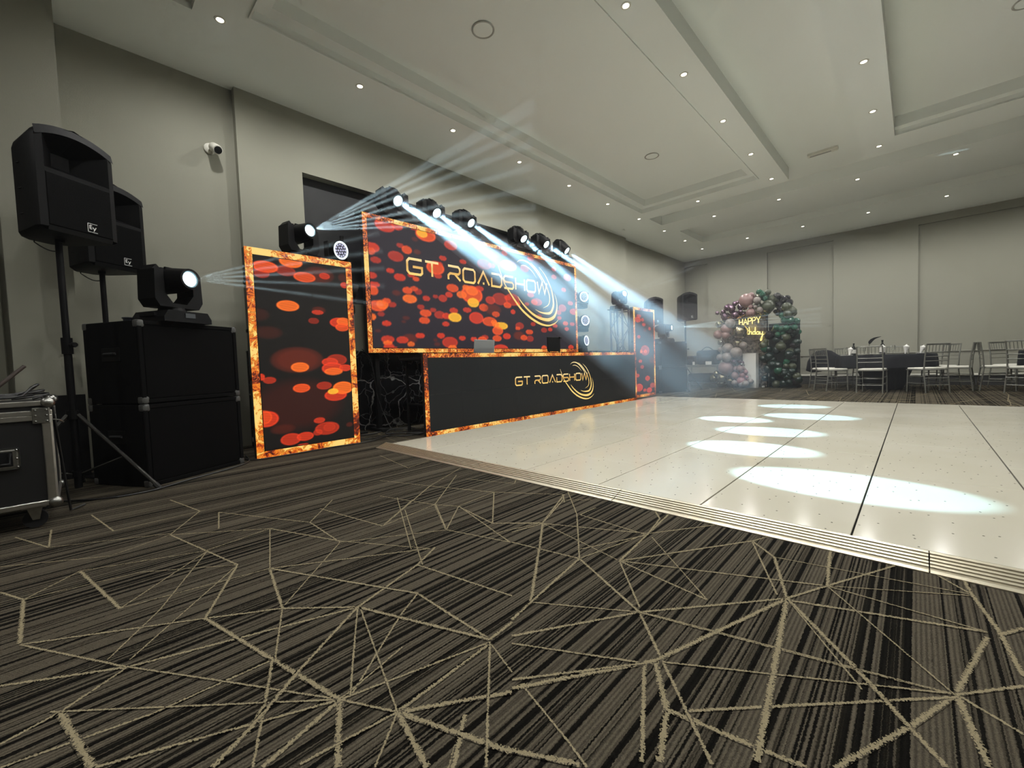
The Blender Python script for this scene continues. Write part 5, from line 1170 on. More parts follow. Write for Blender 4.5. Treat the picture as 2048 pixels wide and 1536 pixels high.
for sx in (-1, 1):
    for sy in (-1, 1):
        rail((sx * (fxx - 0.001), sy * (hw - 0.017), (CZ0 + lidz) / 2), (0.012, 0.036, lidz - CZ0)); rail((sx * (fxx - 0.017), sy * (hw - 0.001), (CZ0 + lidz) / 2), (0.036, 0.012, lidz - CZ0))
        for z in (CZ0 + 0.012, CZ1 - 0.012):
            bm = NB(); bmesh.ops.create_uvsphere(bm, u_segments=12, v_segments=8, radius=0.030); bmesh.ops.translate(bm, vec=(sx * (fxx - 0.008), sy * (hw - 0.008), z), verts=bm.verts[:]); bc = obj('ball_corner', bm, M['steel'], rc_t, True)
        bm = NB(); add_box(bm, (sx * (fxx + 0.006), sy * (hw - 0.035), lidz - 0.005), (0.008, 0.065, 0.085), bevel=0.003); hp = obj('hinge_plate', bm, M['steel'], rc_t)
        for dy in (-0.02, 0.02):
            for dz in (-0.03, 0.0, 0.03):
                bm = NB(); bmesh.ops.create_uvsphere(bm, u_segments=8, v_segments=5, radius=0.006); bmesh.ops.translate(bm, vec=(sx * (fxx + 0.011), sy * (hw - 0.035) + dy, lidz - 0.005 + dz), verts=bm.verts[:]); obj('rivet', bm, M['steel'], hp, True)
        bm = NB(); add_box(bm, (sx * (fxx - 0.09), sy * (hw - 0.09), CZ0 - 0.008), (0.10, 0.09, 0.012), bevel=0.002)
        for q in (-1, 1): add_prism(bm, [(-0.030, CZ0 - 0.01), (0.030, CZ0 - 0.01), (0.016, 0.045), (-0.010, 0.045)], lambda a, b, d, q=q, sx=sx, sy=sy: (sx * (fxx - 0.09) + d, sy * (hw - 0.09) + a, b), q * 0.026 - 0.002, q * 0.026 + 0.002)
        cb = obj('caster', bm, M['steel'], rc_t)
        bm = NB(); add_cyl(bm, (sx * (fxx - 0.09) - 0.018, sy * (hw - 0.09), 0.048), (sx * (fxx - 0.09) + 0.018, sy * (hw - 0.09), 0.048), 0.048, seg=18); obj('wheel', bm, M['rubber'], cb, True)
# recessed spring handle on the face towards the room
hy = hw - 0.20
bm = NB(); add_box(bm, (fxx + 0.003, hy, 0.40), (0.008, 0.16, 0.11), bevel=0.012, seg=2); hp = obj('handle_dish', bm, M['steel'], rc_t)
bm = NB(); add_box(bm, (fxx + 0.005, hy, 0.40), (0.008, 0.11, 0.075)); obj('recess', bm, M['blackmatte'], hp)
bm = NB(); add_tube(bm, [(fxx + 0.012, hy - 0.045, 0.43), (fxx + 0.022, hy - 0.045, 0.375), (fxx + 0.022, hy + 0.045, 0.375), (fxx + 0.012, hy + 0.045, 0.43)], 0.007, 8); obj('bail', bm, M['rubber'], hp, True)
for dy in (-0.07, 0.07):
    for dz in (-0.045, 0.0, 0.045):
        bm = NB(); bmesh.ops.create_uvsphere(bm, u_segments=8, v_segments=5, radius=0.006); bmesh.ops.translate(bm, vec=(fxx + 0.008, hy + dy, 0.40 + dz), verts=bm.verts[:]); obj('rivet', bm, M['steel'], hp, True)
# latch tail
bm = NB(); add_tube(bm, [(fxx - 0.02, hw + 0.004, lidz - 0.03), (fxx + 0.0, hw + 0.03, lidz - 0.035), (fxx - 0.02, hw + 0.045, lidz - 0.05), (fxx - 0.05, hw + 0.03, lidz - 0.045)], 0.004, 6); obj('latch_loop', bm, M['steel'], rc_t, True)

# heap of black leads and a dark stick on the case
bm = NB(); r = random.Random(5); pts = []
bx, by = CX - 0.20, CYR - 0.16
for k in range(70):
    a = k * 0.33
    rr = 0.10 + 0.035 * math.sin(k * 0.41)
    lift = max(0.0, math.sin(k * 0.11)) * 0.12 * (1 if 20 < k < 60 else 0.3)
    pts.append((bx + rr * 0.8 * math.cos(a), by + rr * math.sin(a) + 0.02, CZ1 + 0.014 + lift * max(0, math.sin(a)) + 0.0003 * k))
add_tube(bm, pts, 0.0065, 6); tag(obj('cable_coil', bm, M['cable'], None, True), 'loose coil of black cable lying on the road case', 'cable')
bm = NB(); add_tube(bm, [(CX - 0.05, CYR - 0.06, CZ1 + 0.01), (CX - 0.03, CYR - 0.03, CZ1 + 0.02), (CX - 0.06, CYR + 0.005, CZ1 - 0.03), (CX - 0.25, CYR + 0.02, CZ1 - 0.35), (CX - 0.3, CYR + 0.04, 0.012), (CX - 0.4, CYR + 0.1, 0.010)], 0.007, 6); tag(obj('trailing_cable', bm, M['cable'], None, True), 'black cable trailing over the road case edge to the floor', 'cable')
bm = NB(); add_cyl(bm, (CX - 0.42, CYR - 0.27, CZ1 + 0.016), (CX - 0.50, CYR - 0.105, CZ1 + 0.20), 0.012, 0.010, 10); add_lathe(bm, [(0.013, 0), (0.014, 0.05), (0.011, 0.055)], 10, origin=(CX - 0.42, CYR - 0.27, CZ1 + 0.016), axis=Vector((-0.08, 0.165, 0.184)).normalized()); tag(obj('dark_stick', bm, mat('stick_brown', (0.03, 0.018, 0.012), 0.6), None, True), 'dark wooden stick leaning up from the road case', 'stick')

# ------------------------------------------------------------------ cables on the floor
def cable(label, pts, r=0.006):
    # Catmull-Rom through the points
    P = [Vector(p) for p in pts]; out = []
    for i in range(len(P) - 1):
        a, b, c, d = P[max(0, i - 1)], P[i], P[i + 1], P[min(len(P) - 1, i + 2)]
        for s in range(6):
            t = s / 6
            out.append(0.5 * ((2 * b) + (c - a) * t + (2 * a - 5 * b + 4 * c - d) * t * t + (3 * b - a - 3 * c + d) * t ** 3))
    out.append(P[-1])
    bm = NB(); add_tube(bm, out, r, 6)
    tag(obj('floor_cable', bm, M['cable'], None, True), label, 'cable', 'cables on the carpet')
cable('black cable running along the carpet in front of the near subwoofers', [(-4.6, -0.30, 0.008), (-4.2, -0.22, 0.008), (-3.9, 0.05, 0.008), (-3.85, 0.30, 0.008), (-4.0, 0.55, 0.008), (-4.2, 0.9, 0.008), (-4.38, 1.05, 0.008), (-4.7, 1.1, 0.008)])
cable('black cable along the carpet below the near LED panel', [(-4.7, 1.06, 0.008), (-4.4, 1.08, 0.008), (-4.36, 1.4, 0.008), (-4.38, 1.8, 0.008), (-4.36, 2.2, 0.008), (-4.5, 2.5, 0.008), (-4.7, 2.7, 0.008)])
cable('black cable snaking from the near panel to the booth corner', [(-4.75, 2.0, 0.008), (-4.5, 2.3, 0.008), (-4.55, 2.5, 0.008), (-4.35, 2.65, 0.008), (-4.3, 2.9, 0.008), (-4.5, 3.2, 0.008)])
cable('grey looped cable on the carpet behind the booth corner', [(-4.6, 2.55, 0.02), (-4.45, 2.75, 0.02), (-4.3, 2.80, 0.03), (-4.25, 2.98, 0.02), (-4.4, 3.02, 0.02), (-4.5, 2.85, 0.025), (-4.38, 2.70, 0.03), (-4.22, 2.88, 0.022), (-4.4, 3.2, 0.02)], 0.008)
cable('tangled cable heap by the marble dado', [(-4.95, 2.2, 0.012), (-4.8, 2.45, 0.012), (-4.9, 2.7, 0.012), (-4.7, 2.85, 0.03), (-4.65, 3.0, 0.012), (-4.85, 3.05, 0.012), (-4.9, 2.8, 0.02), (-4.7, 2.6, 0.012)], 0.008)
cable('cable hanging from the wide screen down the marble', [(-5.0, 2.50, 1.06), (-5.0, 2.60, 0.95), (-5.02, 2.66, 0.7), (-5.0, 2.68, 0.45), (-4.95, 2.74, 0.2), (-4.85, 2.8, 0.012), (-4.6, 2.9, 0.012)], 0.006)

# ------------------------------------------------------------------ folding table with bags by the far corner
TX, TY = -4.30, 12.25
t = thing('folding_table', 'grey metal folding table by the far corner under black bags', 'table', (TX, TY, 0))
bm = NB(); add_box(bm, (0, 0, 0.60), (0.92, 0.50, 0.025), bevel=0.004); obj('tabletop', bm, M['silverpaint'], t)
bm = NB(); add_box(bm, (0, -0.245, 0.57), (0.92, 0.02, 0.045), bevel=0.003); obj('apron', bm, M['silverpaint'], t)
for sx in (-1, 1):
    for sy in (-1, 1):
        bm = NB(); add_cyl(bm, (sx * 0.42, sy * 0.21, 0), (sx * 0.42, sy * 0.21, 0.59), 0.014, seg=8); obj('leg', bm, M['silverpaint'], t)
bm = NB(); add_box(bm, (0, 0, 0.12), (0.88, 0.42, 0.02), bevel=0.003); obj('lower_shelf', bm, mat('shelf_grey', (0.05, 0.055, 0.06), 0.6), t)
def bag(label, x, y, z, w, d, h, handle=True):
    b = thing('holdall_bag', label, 'bag', (x, y, z), 0, 'black bags')
    bm = NB(); add_box(bm, (0, 0, h / 2), (w, d, h), bevel=min(w, d, h) * 0.22, seg=3); obj('body', bm, M['cloth'], b, True)
    if handle:
        bm = NB(); add_tube(bm, [(-w * 0.3 + w * 0.6 * k / 8, -d * 0.2, h * 0.96 + 0.10 * math.sin(PI * k / 8)) for k in range(9)], 0.012, 6); obj('handle', bm, M['rubber'], b, True)
    bm = NB(); add_box(bm, (0, -d / 2 - 0.004, h * 0.4), (w * 0.5, 0.02, h * 0.4), bevel=0.008); obj('pocket', bm, M['cloth'], b)
bag('large black holdall on the folding table beside the balloons', TX + 0.12, TY, 0.613, 0.56, 0.36, 0.40)
bag('smaller black bag at the end of the folding table', TX - 0.32, TY - 0.02, 0.613, 0.24, 0.30, 0.26, False)
bag('long dark bag lying on the shelf under the folding table', TX, TY, 0.13, 0.80, 0.34, 0.24, False)
for (x, w, l) in ((TX + 0.20, 0.16, 'white paper label hanging on the large holdall'), (TX - 0.20, 0.06, 'small white paper tag on the folding table')):
    bm = NB(); add_box(bm, (x, TY - 0.215, 0.66), (w, 0.004, 0.09)); tag(obj('paper_sheet', bm, M['napkin']), l, 'paper')

# ------------------------------------------------------------------ balloon arch with boards, plinth and neon
def shimmer():
    m = mat('shimmer_board', (0.10, 0.088, 0.07), 0.35, metal=0.4)
    nt = m.node_tree; N, L = nt.nodes, nt.links
    g = N.new('ShaderNodeNewGeometry')
    v = N.new('ShaderNodeTexVoronoi'); v.inputs['Scale'].default_value = 22
    L.new(g.outputs['Position'], v.inputs['Vector'])
    cr = N.new('ShaderNodeValToRGB'); cr.color_ramp.elements[0].color = (0.035, 0.03, 0.024, 1); cr.color_ramp.elements[1].color = (0.24, 0.21, 0.17, 1)
    s = N.new('ShaderNodeSeparateColor'); L.new(v.outputs['Color'], s.inputs[0]); L.new(s.outputs[0], cr.inputs[0])
    L.new(cr.outputs[0], N['Principled BSDF'].inputs['Base Color'])
    return m
BDY = 12.16
t = thing('backdrop_board', 'brown shimmering backdrop board behind the pink balloons', 'backdrop', (-3.25, BDY, 0), 0, 'party backdrop boards')
bm = NB(); add_box(bm, (0, 0, 0.98), (1.08, 0.03, 1.96), bevel=0.004); obj('board', bm, shimmer(), t)
for s in (-1, 1):
    bm = NB(); add_box(bm, (s * 0.54, -0.004, 0.98), (0.022, 0.044, 1.96), bevel=0.004); obj('frame_edge', bm, M['plinth'] if s < 0 else M['blackmatte'], t)
    bm = NB(); add_box(bm, (s * 0.45, 0.14, 0.02), (0.05, 0.45, 0.04), bevel=0.004); obj('foot', bm, M['plinth'], t)
t = thing('backdrop_board', 'low dark green backdrop board behind the green balloons', 'backdrop', (-2.36, BDY + 0.06, 0), 0, 'party backdrop boards')
bm = NB(); add_box(bm, (0, 0, 0.80), (0.66, 0.03, 1.60), bevel=0.004); obj('board', bm, mat('foliage_board', (0.006, 0.012, 0.010), 0.8, noise=0.8, nscale=9), t)
for s in (-1, 1):
    bm = NB(); add_box(bm, (s * 0.28, 0.12, 0.02), (0.05, 0.40, 0.04), bevel=0.004); obj('foot', bm, M['blackmatte'], t)
t = thing('plinth', 'plain white display plinth beside the pink balloons', 'plinth', (-3.05, 11.98, 0), math.radians(0))
bm = NB(); add_box(bm, (0, 0, 0.44), (0.30, 0.24, 0.84), bevel=0.004); obj('column', bm, M['plinth'], t)
bm = NB(); add_box(bm, (0, 0, 0.87), (0.31, 0.25, 0.02), bevel=0.003); obj('top', bm, M['plinth'], t)
bm = NB(); add_box(bm, (0, 0, 0.01), (0.29, 0.23, 0.02)); obj('foot', bm, M['plinth'], t)
BMAT = {'k': mat('balloon_pink', (0.27, 0.165, 0.155), 0.35, coat=0.2), 'n': mat('balloon_nude', (0.24, 0.205, 0.185), 0.4, coat=0.2), 'u': mat('balloon_mauve_chrome', (0.26, 0.17, 0.23), 0.18, metal=0.9),
        'g': mat('balloon_gold_chrome', (0.34, 0.30, 0.19), 0.15, metal=1.0), 'c': mat('balloon_silver_chrome', (0.36, 0.35, 0.30), 0.15, metal=1.0), 'p': mat('balloon_rose', (0.32, 0.155, 0.165), 0.35, coat=0.2),
        'e': mat('balloon_emerald', (0.012, 0.075, 0.042), 0.15, coat=0.5), 'o': mat('balloon_olive', (0.055, 0.065, 0.038), 0.3, coat=0.3), 'f': mat('balloon_bottle_green', (0.007, 0.020, 0.016), 0.25, coat=0.3), 'b': mat('balloon_black', (0.010, 0.009, 0.012), 0.12, coat=0.6)}
BME = {}
for k, m in BMAT.items():
    bm = NB()
    bmesh.ops.create_uvsphere(bm, u_segments=18, v_segments=12, radius=1.0)
    for v in bm.verts:
        if v.co.z < -0.2: v.co.x *= 1 - 0.12 * (-v.co.z - 0.2); v.co.y *= 1 - 0.12 * (-v.co.z - 0.2); v.co.z *= 1.05
    add_lathe(bm, [(0.06, -1.10), (0.03, -1.04), (0.05, -1.00)], 8)
    o = obj('balloon', bm, m, None, True); BME[k] = o.data; bpy.data.objects.remove(o)
bg = thing('balloon_garland', 'organic balloon arch, pink and gold turning to emerald and black', 'balloon arch', (-3.2, 11.72, 0))
rb = random.Random(4)
def add_balloon(x, y, z, r, c):
    z = max(z, r * 1.02)
    o = bpy.data.objects.new('balloon', BME[c]); COL.objects.link(o); o.parent = bg
    o.location = (x + 3.2, y - 11.72, z); o.scale = (r, r, r); o.rotation_euler = (rb.uniform(-.5, .5), rb.uniform(-.5, .5), rb.uniform(0, 6))
    if z < 0.25: o.rotation_euler = (PI / 2 + 0.4, 0, rb.uniform(-1, 1))
for (x, y, z, r, c) in BALLOONS: add_balloon(x, y + rb.uniform(-0.07, 0.07), z, r, c)
# inner balloons that fill the garland behind the front ones
for i in range(0, len(BALLOONS)):
    x, y, z, r, c = BALLOONS[i]
    add_balloon(x + rb.uniform(-.06, .06), y + 0.13, z + rb.uniform(-.05, .05), min(0.085, r * 0.8), c)
# loose green leaves of balloons down the side of the dark board
for k in range(64):
    add_balloon(-2.40 + rb.uniform(-.36, .40), 11.93 + rb.uniform(-.05, .05), 0.10 + 1.40 * ((k * 0.618) % 1.0), rb.uniform(0.06, 0.115), rb.choice('fffffbeo'))

NEON = {
 'H': (0.8, [[(0, 0), (0.02, 1)], [(0.62, 0), (0.64, 1)], [(0, 0.5), (0.64, 0.52)]]),
 'A': (0.85, [[(0, 0), (0.36, 1), (0.70, 0)], [(0.14, 0.36), (0.58, 0.36)]]),
 'P': (0.75, [[(0, 0), (0, 1), (0.40, 1), (0.58, 0.86), (0.58, 0.62), (0.40, 0.48), (0, 0.48)]]),
 'Y': (0.8, [[(0, 1), (0.34, 0.48), (0.68, 1)], [(0.34, 0.48), (0.34, 0)]]),
 'b': (0.55, [[(0, 1.5), (0.02, 0.1), (0.2, 0), (0.42, 0.15), (0.40, 0.5), (0.2, 0.6), (0.03, 0.45)]]),
 'i': (0.25, [[(0, 0.6), (0.02, 0.1), (0.16, 0)], [(0.0, 0.9), (0.03, 0.93)]]),
 'r': (0.4, [[(0, 0.6), (0.03, 0), (0.06, 0.4), (0.2, 0.6), (0.33, 0.55)]]),
 't': (0.42, [[(0.12, 1.2), (0.12, 0.1), (0.25, 0), (0.36, 0.1)], [(0, 0.7), (0.32, 0.74)]]),
 'h': (0.52, [[(0, 1.5), (0.02, 0), (0.06, 0.42), (0.22, 0.6), (0.36, 0.5), (0.37, 0.05), (0.46, 0)]]),
 'd': (0.58, [[(0.40, 0.5), (0.22, 0.62), (0.03, 0.4), (0.06, 0.1), (0.24, 0), (0.40, 0.2), (0.43, 1.5), (0.42, 0.1), (0.52, 0)]]),
 'a': (0.55, [[(0.40, 0.5), (0.22, 0.62), (0.03, 0.4), (0.06, 0.1), (0.24, 0), (0.40, 0.2), (0.41, 0.6), (0.42, 0.1), (0.52, 0)]]),
 'y': (0.6, [[(0, 0.6), (0.06, 0.1), (0.22, 0.02), (0.38, 0.2), (0.42, 0.6), (0.38, -0.4), (0.28, -1.1), (0.12, -1.3), (0.08, -1.0), (0.3, -0.3), (0.58, 0.05)]]),
}
ns = thing('neon_sign', 'glowing yellow neon words on the shimmering board among the balloons', 'neon sign', (-3.33, 12.06, 1.62))
def neon_word(txt, x0, z0, w, h, slope, r):
    tot = sum(NEON[c][0] for c in txt); u = 0
    for c in txt:
        gw, st = NEON[c]
        bm = NB()
        for line in st: add_tube(bm, [(x0 + (u + a) / tot * w, 0, z0 + b * h + slope * (u + a) / tot) for a, b in line], r, 6)
        obj('letter_tube', bm, M['neon'], ns, True)
        u += gw
neon_word('HAPPY', 0.0, -0.01, 0.50, 0.155, 0.035, 0.0075)
neon_word('birthday', 0.0, -0.235, 0.56, 0.125, -0.045, 0.0075)
bm = NB(); add_box(bm, (0.26, 0.03, -0.14), (0.60, 0.008, 0.55), bevel=0.002); obj('backing_plate', bm, mat('clear_acrylic', (0.85, 0.87, 0.85), 0.08, trans=0.95), ns)
for (a, b) in ((0.02, 0.10), (0.50, 0.10), (0.02, -0.38), (0.50, -0.38)):
    bm = NB(); add_cyl(bm, (a, 0.0, b), (a, 0.085, b), 0.008, seg=8); obj('standoff', bm, M['steel'], ns)
sl = bpy.data.lights.new('neon_glow', 'POINT'); sl.energy = 1.5; sl.color = (1, 0.75, 0.25); sl.shadow_soft_size = 0.15
so = bpy.data.objects.new('neon_glow', sl); COL.objects.link(so); so.parent = ns; so.location = (0.26, -0.12, -0.1)

# ------------------------------------------------------------------ banquet tables and chairs
def make_chair(label):
    t = thing('banquet_chair', label, 'chair', (0, 0, 0), 0, 'silver banquet chairs')
    # faces +X; back at -X
    w, d = 0.20, 0.20
    for sy in (-1, 1):
        bm = NB(); add_cyl(bm, (d, sy * w * 0.95, 0), (d - 0.015, sy * w * 0.92, 0.44), 0.011, 0.013, seg=7); obj('leg', bm, M['silverpaint'], t, True)
        bm = NB(); add_tube(bm, [(-d - 0.05, sy * w, 0), (-d, sy * w, 0.42), (-d - 0.015, sy * w * 0.98, 0.66), (-d - 0.05, sy * w * 0.97, 0.92)], 0.0115, 7); obj('leg', bm, M['silverpaint'], t, True)
    bm = NB(); add_box(bm, (0, 0, 0.435), (0.42, 0.41, 0.02), bevel=0.006); obj('seat', bm, M['silverpaint'], t)
    bm = NB(); add_box(bm, (0.005, 0, 0.459), (0.39, 0.38, 0.03), bevel=0.014, seg=2); obj('cushion', bm, M['cushion'], t, True)
    for z, x in ((0.90, -d - 0.047), (0.76, -d - 0.028), (0.68, -d - 0.018), (0.60, -d - 0.012), (0.915, -d - 0.05)):
        bm = NB(); add_cyl(bm, (x, -w * 0.98, z), (x, w * 0.98, z), 0.0085, seg=6); obj('back_rail', bm, M['silverpaint'], t)
    for k in range(6):
        y = -w * 0.7 + k * w * 0.28
        bm = NB(); add_cyl(bm, (-d - 0.028, y, 0.76), (-d - 0.047, y, 0.90), 0.0055, seg=5); obj('spindle', bm, M['silverpaint'], t)
    for z in (0.15, 0.28):
        bm = NB(); add_cyl(bm, (d - 0.005, -w * 0.94, z), (d - 0.005, w * 0.94, z), 0.007, seg=5); obj('stretcher', bm, M['silverpaint'], t)
        bm = NB(); add_cyl(bm, (-d - 0.03, -w, z), (-d - 0.03, w, z), 0.007, seg=5); obj('stretcher', bm, M['silverpaint'], t)
        for sy in (-1, 1):
            bm = NB(); add_cyl(bm, (d - 0.005, sy * w * 0.94, z + 0.03), (-d - 0.03, sy * w, z + 0.03), 0.007, seg=5); obj('stretcher', bm, M['silverpaint'], t)
    return t
def make_table(label, clabel, x, y, r):
    t = thing('banquet_table', label, 'table', (x, y, 0), 0, 'round banquet tables')
    bm = NB(); add_lathe(bm, [(r, 0.70), (r, 0.73)], 40); obj('tabletop', bm, M['blackmatte'], t)
    for k in range(4):
        a = k * PI / 2 + 0.5
        bm = NB(); add_cyl(bm, (0.42 * math.cos(a), 0.42 * math.sin(a), 0.0), (0.42 * math.cos(a), 0.42 * math.sin(a), 0.70), 0.018, seg=8); obj('leg', bm, M['blackmatte'], t)
    bm = NB(); add_lathe(bm, [(0.30, 0.0), (0.34, 0.1), (0.50, 0.55), (0.52, 0.70)], 24); obj('inner_skirt', bm, M['cloth'], t, True)
    n = 72
    bm = NB()
    rings = []
    for (rr, z, wv) in ((0.02, 0.736, 0), (r * 0.7, 0.736, 0), (r + 0.004, 0.735, 0), (r + 0.014, 0.72, 0.3), (r + 0.02, 0.62, 0.8), (r + 0.02, 0.47, 1.3), (r + 0.014, 0.471, 1.3), (r + 0.012, 0.62, 0.8)):
        rings.append([bm.verts.new((rr2 * math.cos(2 * PI * k / n), rr2 * math.sin(2 * PI * k / n), z)) for k in range(n) for rr2 in [rr + wv * 0.02 * math.sin(k * 2 * PI * 12 / n)]])
    for A, Bv in zip(rings, rings[1:]):
        for k in range(n):
            j = (k + 1) % n
            bm.faces.new((A[k], A[j], Bv[j], Bv[k]))
    bm.faces.new(rings[0][::-1])
    c = obj('tablecloth', bm, M['cloth'], None, True); c.location = (x, y, 0)
    tag(c, clabel, 'tablecloth', 'black round tablecloths')
T1, T2 = (-0.50, 12.10), (2.21, 12.05)
make_table('round banquet table under a black cloth in full view', 'black cloth on the round table set with bottles', *T1, 0.80)
make_table('round banquet table cut by the picture edge', 'black cloth on the round table cut by the picture edge', *T2, 0.84)
CH = None
lab1 = {-140: 'silver banquet chair in front of the bottle table, next to the balloon arch', -97: 'silver banquet chair in front of the bottle table, back rails against black cloth', -53: 'silver banquet chair in front of the bottle table, second from its aisle end',
        -8: 'silver banquet chair at the aisle end of the bottle table', 37: 'silver banquet chair behind the bottle table at the aisle end', 82: 'silver banquet chair behind the middle of the bottle table', 127: 'silver banquet chair behind the bottle table towards the arch', 172: 'silver banquet chair beside the draped black cloth at the bottle table'}
for th, l in lab1.items():
    a = math.radians(th); x, y = T1[0] + 1.07 * math.cos(a), T1[1] + 1.07 * math.sin(a)
    if CH is None:
        CH = make_chair(l); CH.location = (x, y, 0); CH.rotation_euler = (0, 0, a + PI)
    else: copy_thing(CH, (x, y, 0), a + PI, l)
lab2 = {-178: 'silver banquet chair at the aisle end of the table cut by the picture edge', -135: 'silver banquet chair in front of the table cut by the picture edge', -92: 'silver banquet chair farther along the cut-off table', 140: 'silver banquet chair behind the cut-off table'}
for th, l in lab2.items():
    a = math.radians(th); copy_thing(CH, (T2[0] + 1.10 * math.cos(a), T2[1] + 1.10 * math.sin(a), 0), a + PI, l)
# black cloth draped over the chair by the arch
bm = NB()
OUT = [(-0.36, 0.40), (-0.33, 0.62), (-0.24, 0.80), (-0.13, 0.88), (0.02, 0.895), (0.13, 0.87), (0.24, 0.78), (0.33, 0.71), (0.34, 0.50), (0.14, 0.45), (-0.08, 0.37), (-0.24, 0.35)]
rings = []
for (yy, k) in ((-0.14, 0.72), (-0.12, 0.9), (-0.06, 1.0), (0.06, 1.0), (0.12, 0.9), (0.14, 0.72)):
    rings.append([bm.verts.new((x * k, yy, 0.62 + (z - 0.62) * k)) for x, z in OUT])
for A, Bv in zip(rings, rings[1:]):
    for i in range(len(OUT)):
        j = (i + 1) % len(OUT); bm.faces.new((A[i], A[j], Bv[j], Bv[i]))
bm.faces.new(rings[0][::-1]); bm.faces.new(rings[-1])
dc = obj('draped_cloth', bm, M['cloth'], None, True); dc.location = (-1.60, 12.55, 0); dc.rotation_euler = (0, 0, -0.1)
tag(dc, 'large black cloth draped in a hump beside the bottle table', 'cloth')
# table setting
TZ = 0.737
def bottle(label, x, y, r, h):
    t = thing('bottle', label, 'bottle', (x, y, TZ), 0, 'bottles on the table')
    bm = NB(); add_lathe(bm, [(r * 0.95, 0), (r, 0.01), (r, h * 0.58), (r * 0.85, h * 0.66), (r * 0.36, h * 0.78), (r * 0.34, h * 0.94)], 16); obj('body', bm, M['bottle'], t, True)
    bm = NB(); add_lathe(bm, [(r * 0.42, h * 0.93), (r * 0.42, h), (r * 0.36, h * 1.005)], 12); obj('cap', bm, M['blackmatte'], t, True)
    bm = NB(); add_lathe(bm, [(r * 1.015, h * 0.18), (r * 1.015, h * 0.48)], 16, cap0=False, cap1=False); obj('paper_label', bm, M['plinth'], t)
bottle('dark bottle on the table between the feather and the napkins', -0.62 + 0.10, 11.92, 0.045, 0.31)
bottle('dark bottle on the table at the arch side of the feather', -1.00, 12.00, 0.040, 0.27)
def napkin(label, x, y, h, lean):
    bm = NB(); add_lathe(bm, [(0.010, 0.0), (0.030, h * 0.45), (0.052, h * 0.78), (0.02, h * 0.88), (0.004, h)], 10)
    o = obj('folded_napkin', bm, M['napkin'], None, True); o.location = (x, y, TZ + 0.003); o.rotation_euler = (0, lean, 0)
    tag(o, label, 'napkin', 'white napkins')
napkin('white folded napkin in front of the dark bottle', -0.50, 11.66, 0.21, 0)
napkin('white folded napkin between bottle and leaning napkin', -0.16, 11.80, 0.20, 0.1)
napkin('white napkin leaning outwards at the aisle end of the table', 0.06, 12.0, 0.18, 0.32)
napkin('white folded napkin beside the bottle at the arch side', -1.06, 11.82, 0.19, 0.15)
def goblet(label, x, y):
    bm = NB(); add_lathe(bm, [(0.03, 0), (0.03, 0.004), (0.005, 0.01), (0.005, 0.08), (0.03, 0.10), (0.036, 0.15), (0.033, 0.19)], 12, cap1=False)
    o = obj('wine_glass', bm, M['glass'], None, True); o.location = (x, y, TZ); tag(o, label, 'glass', 'wine glasses')
goblet('wine glass at the arch side of the bottle table', -1.14, 11.98)
goblet('wine glass near the middle of the bottle table', -0.34, 11.62)
goblet('wine glass near the feather stand', -0.80, 11.70)
def plate(label, x, y):
    bm = NB(); add_lathe(bm, [(0.06, 0.0), (0.11, 0.012), (0.108, 0.016), (0.06, 0.005)], 20); o = obj('plate', bm, M['napkin'], None, True); o.location = (x, y, TZ + 0.001); tag(o, label, 'plate', 'plates on the table')
plate('white plate at the arch side of the bottle table', -1.10, 11.86 - 0.1); plate('white plate under the middle napkin place of the bottle table', -0.72, 11.50); plate('white plate at the aisle side of the bottle table', 0.10, 11.78)
t = thing('feather_stand', 'black curved feather on a thin stand among the bottles', 'centrepiece', (-0.74, 12.0, TZ))
bm = NB(); add_lathe(bm, [(0.05, 0), (0.05, 0.008), (0.006, 0.014)], 14); obj('foot', bm, M['black'], t, True)
bm = NB(); add_cyl(bm, (0, 0, 0.01), (0, 0, 0.27), 0.0045, seg=6); obj('stem', bm, M['black'], t)
bm = NB()
spine = [(0.0, 0.25, 0.030), (0.015, 0.285, 0.045), (0.045, 0.325, 0.042), (0.09, 0.36, 0.030), (0.145, 0.38, 0.018), (0.20, 0.388, 0.006)]
prev = None
for a, b, w in spine:
    ring = [bm.verts.new((a - w * 0.5, -0.004, b + w * 0.45)), bm.verts.new((a + w * 0.5, -0.004, b - w * 0.45)), bm.verts.new((a + w * 0.5, 0.004, b - w * 0.45)), bm.verts.new((a - w * 0.5, 0.004, b + w * 0.45))]
    if prev:
        for k in range(4): bm.faces.new((prev[k], prev[(k + 1) % 4], ring[(k + 1) % 4], ring[k]))
    else: bm.faces.new(ring[::-1])
    prev = ring
bm.faces.new(prev); obj('feather', bm, M['black'], t)

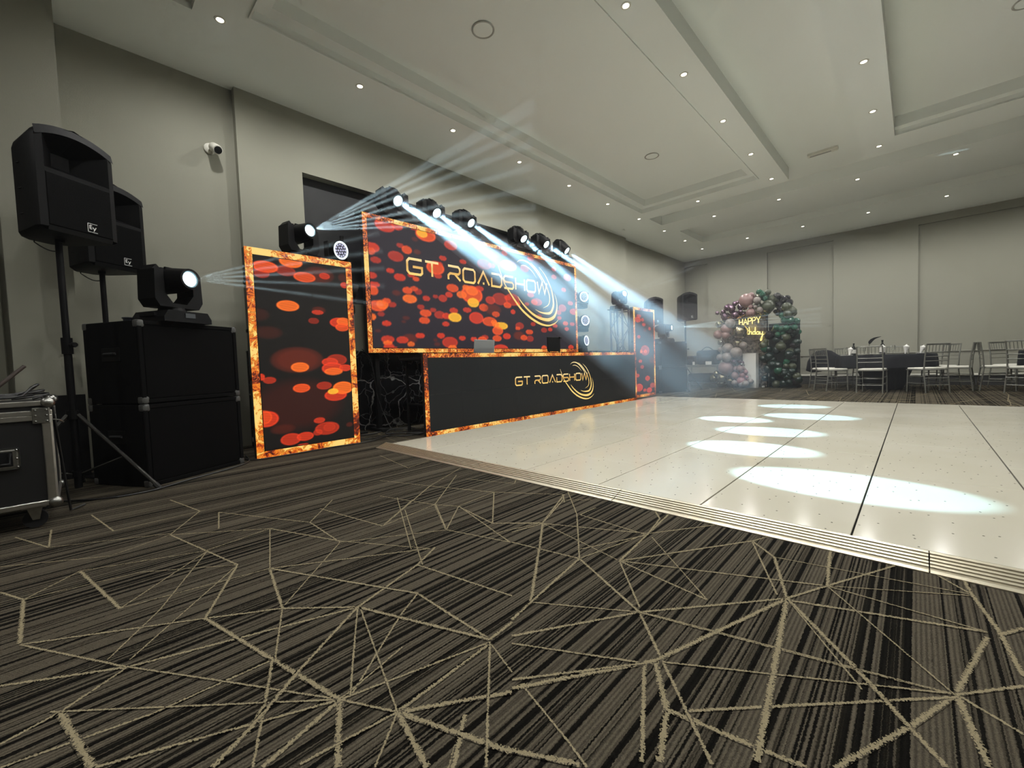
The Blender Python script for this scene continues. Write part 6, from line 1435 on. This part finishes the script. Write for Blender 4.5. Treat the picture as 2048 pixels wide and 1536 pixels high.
# ------------------------------------------------------------------ haze caught in the beams
def haze_material(dens, g=0.35):
    m = bpy.data.materials.new('beam_haze'); m.use_nodes = True
    nt = m.node_tree; nt.nodes.remove(nt.nodes['Principled BSDF'])
    v = nt.nodes.new('ShaderNodeVolumeScatter'); v.inputs['Color'].default_value = (0.95, 0.98, 1, 1); v.inputs['Density'].default_value = dens; v.inputs['Anisotropy'].default_value = g
    nt.links.new(v.outputs[0], nt.nodes['Material Output'].inputs['Volume'])
    return m
for n, k in enumerate((0.24, 0.16, 0.09, 0.04)): M['haze_cone%d' % n] = haze_material(k)
M['haze_fan'] = haze_material(0.30)
for (p, d, L, r0, r1, lab, kind) in BEAMS:
    d = Vector(d)
    bm = NB()
    if kind == 'cone':
        # the smoke thins out away from the stage
        for n, (a, b) in enumerate(((0.004, 0.42), (0.4202, 0.56), (0.5602, 0.70), (0.7002, 0.86))):
            rr = lambda f: r0 + 0.02 + (r1 - r0 - 0.02) * f
            bs = NB(); add_cyl(bs, p + d * L * a, p + d * L * b, rr(a), rr(b), seg=20)
            o = obj('haze_beam', bs, M['haze_cone%d' % n], None)
            tag(o, lab + (', ' + ('upper', 'middle', 'lower', 'last')[n] + ' stretch'), 'light beam', 'light beams in the haze', 'stuff')
        bm.free(); continue
    else:
        for q in kind: add_cyl(bm, p + q * 0.03, p + q * L, 0.016, 0.012 + L * math.tan(math.radians(0.63)), seg=10)
        m = M['haze_fan']
    o = obj('haze_beam', bm, m, None)
    tag(o, lab, 'light beam', 'light beams in the haze', 'stuff')

# drifting smoke round the far end of the stage
for (c, r, dens, lab) in (((-3.7, 9.0, 0.75), (1.45, 2.3, 1.25), 0.042, 'bluish smoke hanging round the far end of the booth'),
                          ((-2.6, 9.6, 1.2), (3.4, 3.6, 1.9), 0.007, 'thin haze drifting over the far side of the dance floor')):
    bm = NB(); bmesh.ops.create_icosphere(bm, subdivisions=3, radius=1.0)
    for v in bm.verts: v.co = Vector((c[0] + v.co.x * r[0], c[1] + v.co.y * r[1], max(0.06, c[2] + v.co.z * r[2])))
    for v in bm.verts: v.co.x = max(v.co.x, -5.2)
    o = obj('smoke_haze', bm, haze_material(dens, 0.2), None)
    tag(o, lab, 'smoke', 'stage smoke', 'stuff')
